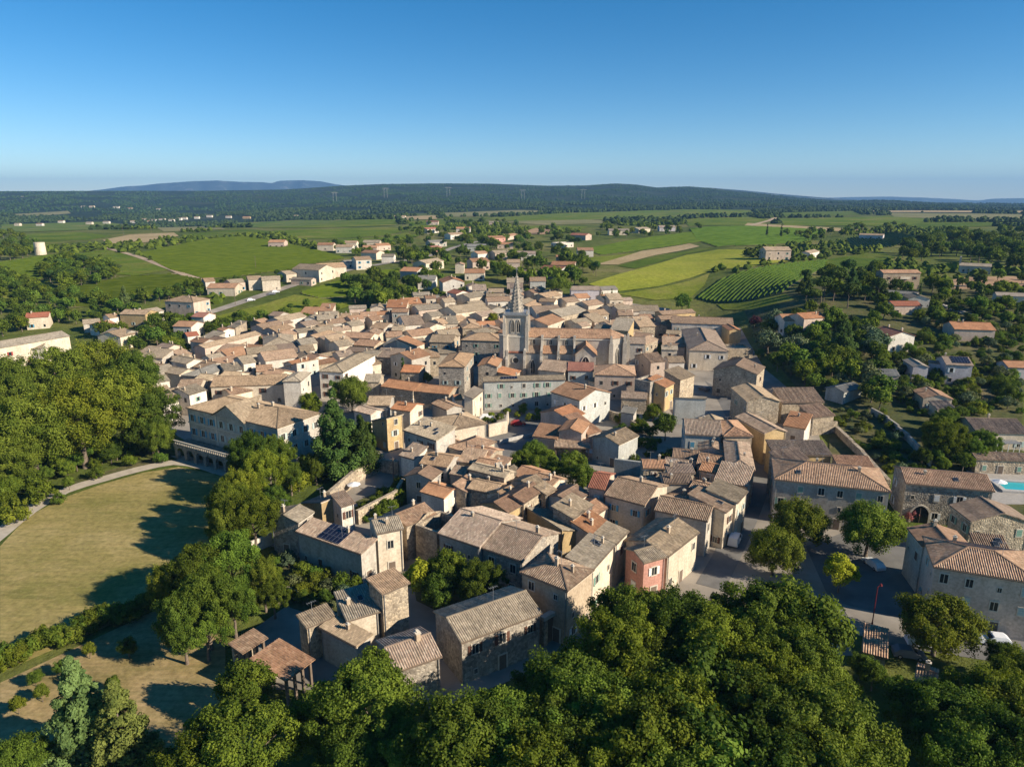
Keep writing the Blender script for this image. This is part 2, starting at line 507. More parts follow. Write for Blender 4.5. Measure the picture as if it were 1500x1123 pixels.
def mountain(name, D, prof, depth):
    """a range behind the hills: a crest with slopes falling to both sides"""
    v, f = [], []
    xs = np.linspace(prof[0][0], prof[-1][0], 90)
    ys = np.interp(xs, [p[0] for p in prof], [p[1] for p in prof])
    rows = [(-depth, 0.0), (-depth * .6, .42), (-depth * .3, .72), (0, 1.0), (depth * .5, .5), (depth, 0.0)]
    for (dd, k) in rows:
        for j, (x, y) in enumerate(zip(xs, ys)):
            d = ray(x, y); hd = math.hypot(d.x, d.y)
            top = CAM_Z + D * d.z / hd
            w = dd * (1 + .25 * math.sin(j * .9) * (k not in (0, 1)))
            q = (D + w)
            v.append((d.x / hd * q, d.y / hd * q, -60 + (top + 60) * (k + (0.06 * math.sin(j * 1.7) + .05 * math.sin(j * .61)) * (0 < k < 1))))
    n = len(xs)
    for i in range(len(rows) - 1):
        for j in range(n - 1):
            f.append((i * n + j, i * n + j + 1, (i + 1) * n + j + 1, (i + 1) * n + j))
    return tag(obj(name, mesh(name, v, f, 'mountain_rock', smooth=True)), kind='structure')

mountain('mountain', 12500, [(40, 290), (120, 281), (150, 277.5), (185, 273), (208, 272), (232, 269), (262, 267), (282, 265.5), (318, 264.5), (352, 266.5), (385, 267), (398, 268.5), (408, 265), (440, 264), (468, 265.5), (492, 270), (530, 275), (600, 290)], 1500)
mountain('mountain', 14500, [(1060, 299), (1130, 293), (1180, 290.5), (1240, 289), (1300, 288), (1350, 289.5), (1405, 292), (1432, 294), (1455, 291), (1490, 290.5), (1560, 289), (1700, 291), (1900, 296)], 1800)
mountain('mountain', 8200, [(900, 279), (950, 275.5), (985, 273.5), (1040, 275), (1090, 279), (1140, 284), (1200, 289), (1300, 296)], 1100)

# ------------------------------------------------------------------ fields
FIELDS = [  # pixel polygon, material, lift
    ([(205, 372), (300, 352), (352, 347), (400, 354), (470, 369), (505, 379), (470, 384), (420, 396), (345, 406), (300, 409), (250, 396)], 'vine_ground', .30),
    ([(0, 386), (40, 380), (84, 374), (110, 384), (92, 398), (58, 410), (0, 428)], 'vine_dark', .30),
    ([(70, 433), (130, 418), (190, 407), (250, 403), (296, 411), (288, 419), (235, 431), (165, 446), (100, 452)], 'vine_ground', .30),
    ([(112, 372), (155, 366), (205, 375), (248, 396), (200, 404), (155, 402), (180, 390)], 'vine_ground', .28),
    ([(20, 344), (110, 340), (165, 346), (130, 352), (60, 352)], 'vine_ground', .3),
    ([(150, 352), (190, 344), (255, 341), (262, 346), (215, 355), (165, 359)], 'stubble', .3),
    ([(205, 334), (300, 332), (330, 336), (240, 340)], 'fallow', .3),
    ([(15, 314), (100, 309), (104, 313), (30, 319)], 'fallow', .5),
    ([(265, 344), (360, 336), (430, 341), (345, 346), (290, 350)], 'vine_dark', .3),
    ([(345, 326), (440, 322), (585, 322), (580, 330), (470, 334), (380, 334)], 'vine_ground', .4),
    ([(400, 338), (470, 336), (560, 333), (610, 336), (560, 346), (480, 350), (430, 350)], 'vine_ground', .3),
    ([(585, 318), (640, 316), (640, 321), (590, 323)], 'stubble', .5),
    ([(600, 325), (650, 322), (655, 332), (600, 338)], 'vine_ground', .4),
    ([(315, 464), (372, 450), (432, 432), (470, 437), (520, 446), (482, 458), (410, 466), (350, 474)], 'meadow', .2),
    ([(440, 430), (500, 412), (560, 398), (585, 396), (580, 410), (540, 424), (500, 436), (472, 438)], 'vine_dark', .22),
    ([(862, 417), (930, 396), (1005, 374), (1052, 366), (1110, 367), (1085, 378), (1150, 379), (1165, 382), (1100, 391), (1045, 396), (1010, 408), (965, 420), (908, 427)], 'sunflower', .3),
    ([(905, 431), (965, 422), (1010, 412), (1040, 400), (1032, 418), (1012, 436), (960, 440)], 'meadow', .25),
    ([(1022, 438), (1052, 412), (1100, 396), (1160, 386), (1212, 381), (1205, 396), (1150, 428), (1100, 440), (1050, 444)], 'vine_ground', .28),
    ([(872, 388), (940, 368), (1010, 357), (1025, 361), (960, 374), (905, 388)], 'stubble', .3),
    ([(855, 366), (930, 352), (1000, 342), (1085, 338), (1080, 350), (1010, 356), (930, 368), (880, 374)], 'vine_ground', .3),
    ([(700, 320), (830, 312), (960, 308), (1100, 308), (1110, 316), (960, 321), (880, 322), (760, 324)], 'vine_ground', .5),
    ([(740, 326), (800, 318), (880, 323), (890, 327), (800, 330)], 'fallow', .45),
    ([(715, 333), (800, 331), (862, 332), (850, 337), (780, 336)], 'vine_ground', .4),
    ([(760, 343), (785, 334), (812, 337), (798, 344)], 'red_soil', .4),
    ([(1000, 322), (1100, 318), (1125, 322), (1120, 330), (1010, 332)], 'vine_ground', .4),
    ([(1010, 336), (1095, 332), (1210, 338), (1180, 356), (1110, 360), (1050, 362), (1020, 352)], 'vine_ground', .35),
    ([(1135, 312), (1250, 309), (1262, 315), (1150, 319)], 'vine_dark', .45),
    ([(1140, 321), (1300, 317), (1380, 322), (1330, 330), (1150, 331)], 'vine_ground', .42),
    ([(1095, 327), (1140, 330), (1290, 338), (1285, 341), (1130, 336), (1090, 331)], 'stubble', .5),
    ([(1300, 312), (1500, 314), (1500, 322), (1400, 322), (1310, 318)], 'fallow', .45),
    ([(1262, 309), (1500, 309), (1500, 312), (1300, 311)], 'stubble', .6),
    ([(1240, 350), (1310, 340), (1345, 348), (1308, 362), (1245, 366)], 'vine_ground', .35),
    ([(1345, 392), (1404, 386), (1402, 396), (1350, 398)], 'vine_ground', .3),
    ([(1385, 412), (1420, 406), (1500, 405), (1500, 424), (1400, 424)], 'red_soil', .25),
    ([(0, 352), (20, 350), (60, 352), (110, 354), (60, 362), (0, 366)], 'vine_dark', .3),
    ([(1165, 384), (1215, 380), (1290, 368), (1312, 378), (1255, 400), (1208, 396)], 'vine_dark', .3),
    ([(1050, 446), (1100, 442), (1150, 431), (1165, 440), (1100, 454), (1060, 454)], 'meadow', .25),
    ([(0, 433), (60, 412), (96, 402), (66, 432), (0, 444)], 'meadow', .26),
    ([(0, 329), (150, 325), (205, 331), (110, 338), (0, 341)], 'vine_ground', .4),
    ([(650, 312), (760, 308), (830, 310), (700, 317), (650, 318)], 'fallow', .55),
    ([(865, 378), (930, 371), (880, 386), (866, 390)], 'meadow', .28),
    ([(1025, 364), (1050, 364), (1000, 373), (930, 394), (905, 390), (965, 375)], 'vine_dark', .3),
    ([(480, 352), (560, 348), (600, 340), (640, 338), (600, 350), (520, 356)], 'vine_ground', .3),
    ([(1250, 330), (1345, 326), (1500, 326), (1500, 330), (1350, 336)], 'vine_dark', .4),
]
ROWED = (0, 1, 2, 14, 17, 19, 25, 31, 32)
for k_, (pts, mt, off) in enumerate(FIELDS):
    drape('field', pts, 'fallow' if k_ in ROWED else mt, off)

def inside(p, poly):
    x, y = p; c = False
    for i in range(len(poly)):
        x0, y0 = poly[i]; x1, y1 = poly[i - 1]
        if (y0 > y) != (y1 > y) and x < (x1 - x0) * (y - y0) / (y1 - y0) + x0: c = not c
    return c

def vine_rows(pix, ang, spacing, label, hgt=1.3, seg=2.2, mat='leaf_vine'):
    poly = [(p.x, p.y) for p in (P(x, y) for x, y in pix)]
    d = Vector((math.cos(ang), math.sin(ang))); n = Vector((-d.y, d.x))
    ss = [Vector(p).dot(n) for p in poly]
    v, f, tint = [], [], []
    s = min(ss)
    while s < max(ss):
        s += spacing
        xs = []
        for i in range(len(poly)):
            a, b_ = Vector(poly[i - 1]), Vector(poly[i])
            sa, sb = a.dot(n), b_.dot(n)
            if (sa - s) * (sb - s) < 0:
                q = a + (b_ - a) * ((s - sa) / (sb - sa)); xs.append(q.dot(d))
        xs.sort()
        for k in range(0, len(xs) - 1, 2):
            cnt = max(2, int((xs[k + 1] - xs[k]) / seg)); base = len(v)
            tt = np.linspace(xs[k], xs[k + 1], cnt)
            for j, t in enumerate(tt):
                q = d * t + n * s
                g = tz(q.x, q.y) + .15; h = hgt * random.uniform(.8, 1.1); w = random.uniform(.4, .65); tn = random.random()
                for (o, z) in ((-w, 0), (-w * .7, h * .8), (0.1 * random.uniform(-1, 1), h), (w * .7, h * .75), (w, 0)):
                    p = q + n * o
                    v.append((p.x, p.y, g + z)); tint.append(tn * .6 + .4 * random.random())
                if j:
                    for m_ in range(4):
                        a = base + (j - 1) * 5 + m_
                        f.append((a, a + 1, a + 6, a + 5))
    if not v: return
    me = mesh('vine_rows', v, f, mat)
    at = me.attributes.new('tint', 'FLOAT', 'POINT'); at.data.foreach_set('value', tint)
    tag(obj('vine_rows', me), label, 'vineyard', kind='stuff')

vine_rows(FIELDS[17][0], R(58), 2.6, 'bright green vine rows running up the slope beside yellow field')
vine_rows(FIELDS[1][0], R(28), 3.0, 'dark green vine rows below the round stone windmill tower')
vine_rows(FIELDS[0][0], R(12), 3.0, 'broad bright green vineyard behind houses along the country road', seg=4)
vine_rows(FIELDS[2][0], R(8), 3.0, 'green vineyard below the dirt track and dark thicket', seg=4)
vine_rows(FIELDS[19][0], R(20), 4.0, 'vine rows on the slope above the pale stubble strip', seg=5)
vine_rows(FIELDS[25][0], R(14), 5.0, 'vine rows around the lone farmhouse and its poplars', seg=6, hgt=1.6)
vine_rows(FIELDS[32][0], R(75), 2.6, 'short vine rows beside the small white chapel')
vine_rows(FIELDS[31][0], R(70), 3.2, 'vine rows on the slope before the oak wood', seg=4)
vine_rows(FIELDS[14][0], R(15), 2.8, 'dark vine rows beside the country road meadow', seg=3)

# ------------------------------------------------------------------ town ground, lawn, roads
drape('street_paving', [(392, 1010), (520, 1010), (640, 1040), (800, 975), (960, 885), (1110, 885), (1180, 800), (1215, 690), (1190, 600), (1120, 540), (1085, 480), (980, 452), (880, 438), (760, 425), (655, 425), (600, 450), (480, 462), (385, 478), (300, 505), (215, 530), (205, 590), (262, 640), (330, 672), (430, 690), (520, 640), (560, 640), (480, 720), (395, 800), (430, 880), (345, 940)], 'paving', .04)
drape('courtyard_garden', [(396, 800), (450, 815), (545, 850), (548, 880), (470, 905), (425, 890), (396, 850)], 'garden_soil', .08)
drape('courtyard_garden', [(600, 830), (640, 812), (760, 850), (740, 880), (660, 905), (610, 880)], 'garden_soil', .08)
drape('courtyard_garden', [(520, 735), (600, 700), (680, 720), (640, 745), (560, 775)], 'garden_soil', .07)
drape('garden_ground', [(1195, 700), (1215, 690), (1215, 620), (1160, 560), (1110, 500), (1090, 455), (1200, 420), (1500, 410), (1500, 760), (1400, 740), (1310, 690)], 'garden_soil', .22)
drape('lawn', [(0, 800), (40, 757), (95, 728), (150, 709), (210, 692), (262, 684), (312, 694), (330, 700), (330, 760), (310, 820), (240, 880), (150, 920), (0, 985)], 'lawn_grass', .05)
drape('dry_meadow', [(0, 1000), (150, 930), (225, 895), (260, 880), (330, 940), (330, 1010), (400, 1060), (300, 1200), (0, 1200)], 'dry_grass', .05)
drape('flower_border', [(0, 770), (30, 745), (85, 712), (150, 692), (230, 668), (256, 664), (250, 672), (150, 697), (85, 722), (30, 755), (0, 785)], 'garden_soil', .055)
ribbon('gravel_path', [(-60, 830), (0, 782), (40, 750), (92, 720), (150, 702), (205, 687), (258, 677), (300, 683), (335, 694)], 3.6, 'gravel', .09)
drape('gravel_path', [(250, 668), (275, 668), (330, 684), (340, 697), (312, 694), (280, 682)], 'gravel', .10)
ribbon('road', [(292, 462), (318, 455), (360, 441), (400, 428), (440, 415), (480, 404), (520, 394), (560, 387), (600, 381), (640, 372), (668, 362), (700, 354)], 6.5, 'paving', .34)
ribbon('dirt_track', [(150, 362), (200, 376), (235, 389), (268, 402), (298, 412)], 5.0, 'dirt', .42)
ribbon('dirt_track', [(1122, 306), (1130, 312), (1134, 320), (1110, 328), (1095, 332)], 9.0, 'dirt', .7)
ribbon('dirt_track', [(205, 408), (240, 404), (262, 401)], 3.0, 'dirt', .42)
ribbon('driveway', [(1375, 445), (1392, 452), (1415, 460), (1425, 466)], 4.0, 'concrete', .35)
drape('road', [(1180, 800), (1235, 780), (1345, 790), (1350, 850), (1500, 905), (1560, 925), (1560, 985), (1400, 960), (1300, 945), (1225, 900)], 'asphalt', .05)
drape('pavement', [(1350, 868), (1520, 912), (1520, 925), (1440, 908), (1345, 880)], 'kerb', .12)
drape('pavement', [(1232, 884), (1300, 902), (1345, 912), (1340, 950), (1255, 930)], 'paving', .09)
drape('terrace', [(1415, 690), (1500, 690), (1500, 740), (1450, 740)], 'kerb', .28)
drape('town_square', [(700, 640), (735, 618), (795, 615), (800, 640), (790, 690), (830, 700), (820, 720), (760, 712), (700, 690)], 'asphalt', .09)
ribbon('street', [(1040, 860), (1072, 800), (1098, 745), (1112, 700), (1098, 660), (1075, 610), (1052, 570), (1030, 545)], 4.6, 'asphalt', .075)

drape('parking_place', [(1110, 880), (1105, 815), (1150, 775), (1235, 775), (1340, 785), (1345, 800), (1240, 795), (1190, 810), (1235, 905), (1250, 960), (1180, 960)], 'paving', .045)
# ------------------------------------------------------------------ houses
PITCHR = 0.32
FOOT = []          # footprints, so that no tree grows through a house

def slope_sheet(V, F, UV, org, e, s, W, rhi, pitch, ribs, seed):
    """one roof slope; org: left end of the eave, e along the eave, s up the slope; rhi(t): run at t"""
    rnd = random.Random(seed)
    step = 0.155 if ribs else max(W / 2, .5)
    n = max(2, int(W / step))
    if ribs and n % 2: n += 1
    ts = [W * i / n for i in range(n + 1)]
    if not ribs:
        ts = sorted(set([0, W] + [x for x in (rhi('b') or []) if 0 < x < W] + [W / 2]))
    rows = 4 if ribs else 1
    sag = [0] + [rnd.uniform(-.05, .02) for _ in range(rows - 1)] + [0] if rows > 1 else [0, 0]
    base = len(V)
    for k, t in enumerate(ts):
        rh = max(rhi(t), 0.0)
        up = 0.105 if (ribs and k % 2) else 0.0
        jit = rnd.uniform(-.012, .012) if ribs else 0
        for j in range(rows + 1):
            r = rh * j / rows
            V.append((org[0] + e[0] * t + s[0] * r, org[1] + e[1] * t + s[1] * r, org[2] + r * pitch + up + jit + sag[j] + .06))
            UV.append((t, r))
    m = rows + 1
    for k in range(len(ts) - 1):
        for j in range(rows):
            a = base + k * m + j
            F.append((a, a + m, a + m + 1, a + 1))
    # underside and fascia
    b0 = len(V)
    pts = [(0, 0)] + [(W, 0)] + [(t, max(rhi(t), 0)) for t in reversed([ts[0]] + [x for x in (rhi('b') or []) if 0 < x < W] + [ts[-1]])]
    cl = []
    for p in pts:
        if not cl or (abs(p[0] - cl[-1][0]) + abs(p[1] - cl[-1][1])) > 1e-4: cl.append(p)
    if abs(cl[0][0] - cl[-1][0]) + abs(cl[0][1] - cl[-1][1]) < 1e-4: cl.pop()
    for dz in (.055, -.10):
        for t, r in cl:
            V.append((org[0] + e[0] * t + s[0] * r, org[1] + e[1] * t + s[1] * r, org[2] + r * pitch + dz)); UV.append((t, r))
    c = len(cl)
    F.append(tuple(b0 + c + i for i in reversed(range(c))))
    for i in range(c):
        j = (i + 1) % c
        F.append((b0 + i, b0 + c + i, b0 + c + j, b0 + j))

def run_rect(W, r):
    return lambda t: ([] if t == 'b' else r)

def run_hip(W, cap):
    return lambda t: ([cap, W - cap] if t == 'b' else min(t, W - t, cap))

def ridge_cap(V, F, UV, p0, p1, r=.17):
    p0 = Vector(p0); p1 = Vector(p1); d = (p1 - p0).normalized(); a = Vector((-d.y, d.x, 0)).normalized()
    b = len(V)
    for p in (p0, p1):
        for w in (-1.1, -.5, .5, 1.1):
            V.append(tuple(p + a * (r * math.sin(w * 1.3)) + Vector((0, 0, .06 + r * (math.cos(w * 1.2) - .1))))); UV.append((w * .1, 0))
    for i in range(3): F.append((b + i, b + i + 1, b + 5 + i, b + 4 + i))

def window_meshes():
    W = {}
    fr = MB()
    w, h = .95, 1.35
    for x0, x1, z0, z1 in ((-w / 2 - .14, w / 2 + .14, -.16, 0), (-w / 2 - .14, w / 2 + .14, h, h + .18), (-w / 2 - .14, -w / 2, 0, h), (w / 2, w / 2 + .14, 0, h)):
        fr.box(x0, x1, -.10, .02, z0, z1)
    fr.box(-.035, .035, -.06, .02, 0, h)
    W['frame'] = mesh('window', fr.v, fr.f, ['surround'], fr.m)
    pn = MB().box(-w / 2, w / 2, -.035, .01, 0, h)
    W['pane'] = mesh('pane', pn.v, pn.f, ['pane'], pn.m)
    for c in ('green', 'blue', 'brown', 'red', 'white', 'pale'):
        s = MB().box(-.26, .26, -.05, .05, 0, h)
        for i in range(3): s.box(-.24, .24, -.075, -.05, .12 + i * .42, .42 + i * .42)
        W['shutter_' + c] = mesh('shutter', s.v, s.f, ['shutter_' + c], s.m)
        far = MB()
        far.box(-w / 2, w / 2, -.05, .01, 0, h, 0)
        far.box(-w / 2 - .1, w / 2 + .1, -.12, 0, -.12, 0, 1); far.box(-w / 2 - .1, w / 2 + .1, -.12, 0, h, h + .12, 1)
        far.box(-w / 2 - .48, -w / 2, -.09, 0, 0, h, 2); far.box(w / 2, w / 2 + .48, -.09, 0, 0, h, 2)
        W['far_' + c] = mesh('window', far.v, far.f, ['pane', 'surround', 'shutter_' + c], far.m)
    far = MB().box(-w / 2, w / 2, -.05, .01, 0, h, 0).box(-w / 2 - .1, w / 2 + .1, -.1, 0, -.12, 0, 1).box(-w / 2 - .1, w / 2 + .1, -.1, 0, h, h + .12, 1)
    W['far_none'] = mesh('window', far.v, far.f, ['pane', 'surround'], far.m)
    ch = MB().box(-.35, .35, -.28, .28, -1.2, 1.0, 0, top=.9).box(-.42, .42, -.35, .35, 1.0, 1.12, 1).box(-.2, .2, -.16, .16, 1.12, 1.4, 1)
    W['chimney'] = mesh('chimney', ch.v, ch.f, ['tan', 'surround'], ch.m)
    dr = MB().box(-.75, .75, -.10, .02, 0, 2.4, 0).box(-.55, .55, -.13, .0, 0, 2.2, 1)
    W['door'] = mesh('door', dr.v, dr.f, ['surround', 'wood_old'], dr.m)
    sk = MB().box(-.4, .4, -.55, .55, 0, .12, 0).box(-.33, .33, -.47, .47, .12, .15, 1)
    W['skylight'] = mesh('skylight', sk.v, sk.f, ['metal_grey', 'pane'], sk.m)
    return W
WM = window_meshes()
SHUT = ['green', 'blue', 'brown', 'pale', 'white', 'brown', 'pale', 'none', 'none']

def put_window(root, x, y, z, rz, shut, near, sc=1.0, open_=True):
    if near:
        w = obj('window', WM['frame'], root, (x, y, z), rz); w.scale = (sc, 1, sc)
        obj('pane', WM['pane'], w)
        if shut != 'none':
            for s in (-1, 1):
                obj('shutter', WM['shutter_' + shut], w, (s * (.78 if open_ else .24), -.04, 0))
    else:
        w = obj('window', WM['far_' + shut], root, (x, y, z), rz); w.scale = (sc, 1, sc)

def house(A, B, C, h, roof, wall, rmat, label=None, name='house', cat='house', group=None, pitch=PITCHR, D=None, E=None,
          win=True, wleft=True, wright=True, shut=None, chim=None, roofless=False, solar=None, sky=0, seed=None, wins=None, cornice=True):
    seed = seed if seed is not None else int(A[0] * 7 + A[1] * 13)
    rnd = random.Random(seed)
    a0, b0 = P(A[0], A[1], h), P(B[0], B[1], h)
    g = min(a0.z, b0.z); g = tz((a0.x + b0.x) / 2, (a0.y + b0.y) / 2)
    a, b_ = on_plane(A[0], A[1], g + h), on_plane(B[0], B[1], g + h)
    u = (b_ - a); u.z = 0; L = u.length; u.normalize(); n = Vector((-u.y, u.x, 0))
    if D is None:
        D = 8.0
        for _ in range(30):
            if E is not None: hh, k, px = h, 1.0, E
            elif roof in ('gx', 'hip'): hh, k, px = h + min(D, L if roof == 'hip' else 1e9) / 2 * pitch, 2.0, C
            elif roof == 'sf': hh, k, px = h + D * pitch, 1.0, C
            elif roof == 'sb': hh, k, px = h - D * pitch, 1.0, C
            else: hh, k, px = h, 1.0, C
            q = on_plane(px[0], px[1], g + hh) - a
            D = .5 * D + .5 * max(2.5, min(45.0, q.dot(n) * k))
    D = max(3.0, min(D, 42.0)); L = max(L, 2.5)
    ctr = a + u * (L / 2) + n * (D / 2); ctr.z = g
    dist = math.hypot(ctr.x, ctr.y)
    near, ribs = dist < 215, dist < 250
    if name == 'house' and group:
        name = 'villa' if ('slope' in group or 'road' in group) else 'farmhouse' if 'gardens' in group else 'distant_house' if 'plain' in group else 'town_house'
    root = empty(name, ctr, math.atan2(u.y, u.x))
    FOOT.append((ctr.x, ctr.y, u.x, u.y, L / 2, D / 2))
    X, Y, i = L / 2, D / 2, .28
    zb = -3.0 if dist > 150 and ctr.x > 40 or dist > 260 else -.6
    # walls
    fx = lambda x, y: {'gx': h + (Y - abs(y)) * pitch, 'gy': h + (X - abs(x)) * pitch, 'sf': h + (y + Y) * pitch, 'sb': h - (y + Y) * pitch,
                       'hip': h + min(X - abs(x), Y - abs(y)) * pitch, 'flat': h}[roof] - .06
    c4 = [(-X + i, -Y + i), (X - i, -Y + i), (X - i, Y - i), (-X + i, Y - i)]
    wv, wf = [(x, y, zb) for x, y in c4], []
    wv += [(x, y, fx(x, y)) for x, y in c4]
    for k in range(4):
        l = (k + 1) % 4
        f = [k, l, 4 + l]
        if (roof == 'gx' and k in (1, 3)) or (roof == 'gy' and k in (0, 2)):
            mx, my = ((X - i if k == 1 else -X + i), 0) if roof == 'gx' else (0, (-Y + i if k == 0 else Y - i))
            wv.append((mx, my, fx(mx, my))); f.append(len(wv) - 1)
        f.append(4 + k); wf.append(tuple(f))
    if roof == 'flat' or roofless:
        t_ = .45
        inn = [(x - math.copysign(t_, x), y - math.copysign(t_, y)) for x, y in c4]
        o = len(wv); zf = (.1 if roofless else h - .6)
        wv += [(x, y, fx(*c4[k])) for k, (x, y) in enumerate(inn)] + [(x, y, zf) for x, y in inn]
        for k in range(4):
            l = (k + 1) % 4
            wf += [(4 + k, 4 + l, o + l, o + k), (o + k, o + l, o + 4 + l, o + 4 + k)]
        wf.append((o + 4, o + 5, o + 6, o + 7))
    obj('wall', mesh('wall', wv, wf, wall), root)
    # roof
    if roof != 'flat' and not roofless:
        V, F, UV = [], [], []
        S = lambda *q: slope_sheet(V, F, UV, *q, pitch, ribs, seed)
        if roof == 'gx':
            S((-X, -Y, h), (1, 0), (0, 1), L, run_rect(L, Y)); S((X, Y, h), (-1, 0), (0, -1), L, run_rect(L, Y))
            ridge_cap(V, F, UV, (-X, 0, h + Y * pitch), (X, 0, h + Y * pitch))
        elif roof == 'gy':
            S((-X, Y, h), (0, -1), (1, 0), D, run_rect(D, X)); S((X, -Y, h), (0, 1), (-1, 0), D, run_rect(D, X))
            ridge_cap(V, F, UV, (0, -Y, h + X * pitch), (0, Y, h + X * pitch))
        elif roof == 'sf':
            S((-X, -Y, h), (1, 0), (0, 1), L, run_rect(L, D))
        elif roof == 'sb':
            S((X, Y, h - D * pitch), (-1, 0), (0, -1), L, run_rect(L, D))
        elif roof == 'hip':
            cap = min(X, Y)
            S((-X, -Y, h), (1, 0), (0, 1), L, run_hip(L, cap)); S((X, Y, h), (-1, 0), (0, -1), L, run_hip(L, cap))
            S((X, -Y, h), (0, 1), (-1, 0), D, run_hip(D, cap)); S((-X, Y, h), (0, -1), (1, 0), D, run_hip(D, cap))
            zr = h + cap * pitch
            e0, e1 = ((-X + cap, 0, zr), (X - cap, 0, zr)) if X >= Y else ((0, -Y + cap, zr), (0, Y - cap, zr))
            if (Vector(e0) - Vector(e1)).length > .3: ridge_cap(V, F, UV, e0, e1)
            for sx in (-1, 1):
                for sy in (-1, 1):
                    t_ = (e0 if sx < 0 else e1) if X >= Y else (e0 if sy < 0 else e1)
                    ridge_cap(V, F, UV, (sx * X, sy * Y, h), t_)
        obj('roof', mesh('roof', V, F, rmat, uv=UV), root)
        if near and cornice and h > 4:
            cm = MB()
            if roof != 'gy': cm.box(-X + .05, X - .05, -Y + .12, -Y + i + .02, h - .26, h - .06)
            if roof in ('gy', 'hip'):
                for sx in (-1, 1):
                    x0, x1 = sorted((sx * (X - .12), sx * (X - i - .02)))
                    cm.box(x0, x1, -Y + .3, Y - .05, h - .30, h - .08)
            cm.build('cornice', ['plaster_light'], root)
    if near and not roofless and roof != 'flat' and h > 4.5:
        sx = rnd.choice((-1, 1))
        dp = MB().tube((sx * (X - .5), -Y + .17, -.3), (sx * (X - .5), -Y + .17, h - .1), .055, .055, 6)
        dp.build('downpipe', ['metal_grey'], root)
        if roof in ('gx', 'sf', 'hip'): MB().box(-X + .02, X - .02, -Y - .10, -Y + .03, h - .14, h + .0).build('gutter', ['wood_old'], root)
        if rnd.random() < .5:
            ax, ay = rnd.uniform(-X * .5, X * .5), rnd.uniform(-Y * .2, Y * .2)
            an = MB().tube((0, 0, -.5), (0, 0, 2.2), .03, .03, 5).tube((-.7, 0, 2.1), (.7, 0, 2.1), .02, .02, 4)
            for q in (-.6, -.3, 0, .3, .6): an.tube((q, -.35, 2.1), (q, .35, 2.1), .015, .015, 4)
            an.build('aerial', ['metal_grey'], root, (ax, ay, fx(ax, ay) + .1))
    # openings
    if win and not roofless:
        sh = shut or rnd.choice(SHUT)
        ns = max(1, int((h - .6) / 2.75))
        faces = [(0, L, 1.0)]
        if wright: faces.append((1, D, .75))
        if wleft: faces.append((2, D, .6))
        for fc, W_, keep in faces:
            nc = max(1, int(W_ / (3.3 if near else 3.8)))
            if dist > 330: nc = min(nc, 3)
            elif not near: nc = min(nc, 5)
            nc = min(nc, 8)
            for s in range(ns):
                z = .95 + s * (h - .3) / ns
                if z + 1.5 > h - .1: z = h - 1.75
                for c in range(nc):
                    if rnd.random() > keep * (.85 if near else .7): continue
                    t_ = -W_ / 2 + W_ * (c + .5) / nc + rnd.uniform(-.25, .25)
                    if abs(t_) > W_ / 2 - 1.0: continue
                    small = rnd.random() < .22
                    sc = rnd.uniform(.5, .65) if small else rnd.uniform(.85, 1.1)
                    ss = 'none' if small or rnd.random() < .25 else sh
                    xy = ((t_, -Y + i), (X - i, t_), (-X + i, t_))[fc]
                    rz = (0, R(90), R(-90))[fc]
                    if s == 0 and c == nc // 2 and near and fc < 2:
                        obj('door', WM['door'], root, (*xy, 0), rz)
                    else:
                        put_window(root, *xy, z, rz, ss, near, sc, rnd.random() < .7)
    # chimneys, skylights, solar panels
    nch = chim if chim is not None else (rnd.choice([0, 0, 1, 1, 2]) if dist < 420 else 0)
    if roof in ('flat',) or roofless: nch = 0
    for _ in range(nch):
        x, y = rnd.uniform(-X * .75, X * .75), rnd.uniform(-Y * .5, Y * .6)
        c = obj('chimney', WM['chimney'], root, (x, y, fx(x, y) + .3)); k_c = rnd.uniform(.6, .9); c.scale = (k_c, k_c, k_c * rnd.uniform(.8, 1.2))
    for _ in range(sky):
        x, y = rnd.uniform(-X * .6, X * .6), -Y * rnd.uniform(.35, .6) if roof != 'sf' else rnd.uniform(-Y * .5, Y * .3)
        s_ = obj('skylight', WM['skylight'], root, (x, y, fx(x, y) + .22)); s_.rotation_euler = (math.atan(pitch), 0, 0)
    if solar:
        x0, x1, r0, r1 = solar
        nx, ny = max(1, round((x1 - x0) * L / .85)), max(1, round((r1 - r0) * (D if roof == 'sf' else D / 2) / 1.3))
        pm = MB().box(-.40, .40, -.62, .62, 0, .05, 1).box(-.37, .37, -.59, .59, .05, .06, 0)
        pme = mesh('solar_panel', pm.v, pm.f, ['solar', 'alu'], pm.m)
        for ix in range(nx):
            for iy in range(ny):
                x = -X + L * x0 + (ix + .5) * .83; y = -Y + (D if roof == 'sf' else Y) * r0 + (iy + .5) * 1.27
                p_ = obj('solar_panel', pme, root, (x, y, fx(x, y) + .30)); p_.rotation_euler = (math.atan(pitch), 0, 0)
    tag(root, label, cat, group)
    HOUSES.append((root, A, wall, rmat, roof, dist)); DIMS[root.name] = (X, Y, h)
    return root
HOUSES = []
DIMS = {}

WALLWORD = {'stone': 'rubble stone', 'stone_grey': 'grey stone', 'cream': 'cream', 'white': 'white', 'grey': 'grey plastered', 'tan': 'tan', 'ochre': 'ochre', 'pink': 'pink',
            'rose': 'rose plastered', 'blueish': 'pale blue-grey', 'lilac': 'pale lilac', 'church_stone': 'pale stone'}
ROOFWORD = {'tile_tan': 'tan tile', 'tile_mixed': 'mottled tile', 'tile_orange': 'orange tile', 'tile_red': 'red tile', 'tile_brown': 'brown tile', 'tile_grey': 'grey'}
FORMWORD = {'gx': 'gabled', 'gy': 'end-gabled', 'hip': 'hipped', 'sf': 'single-slope', 'sb': 'single-slope', 'flat': 'flat'}

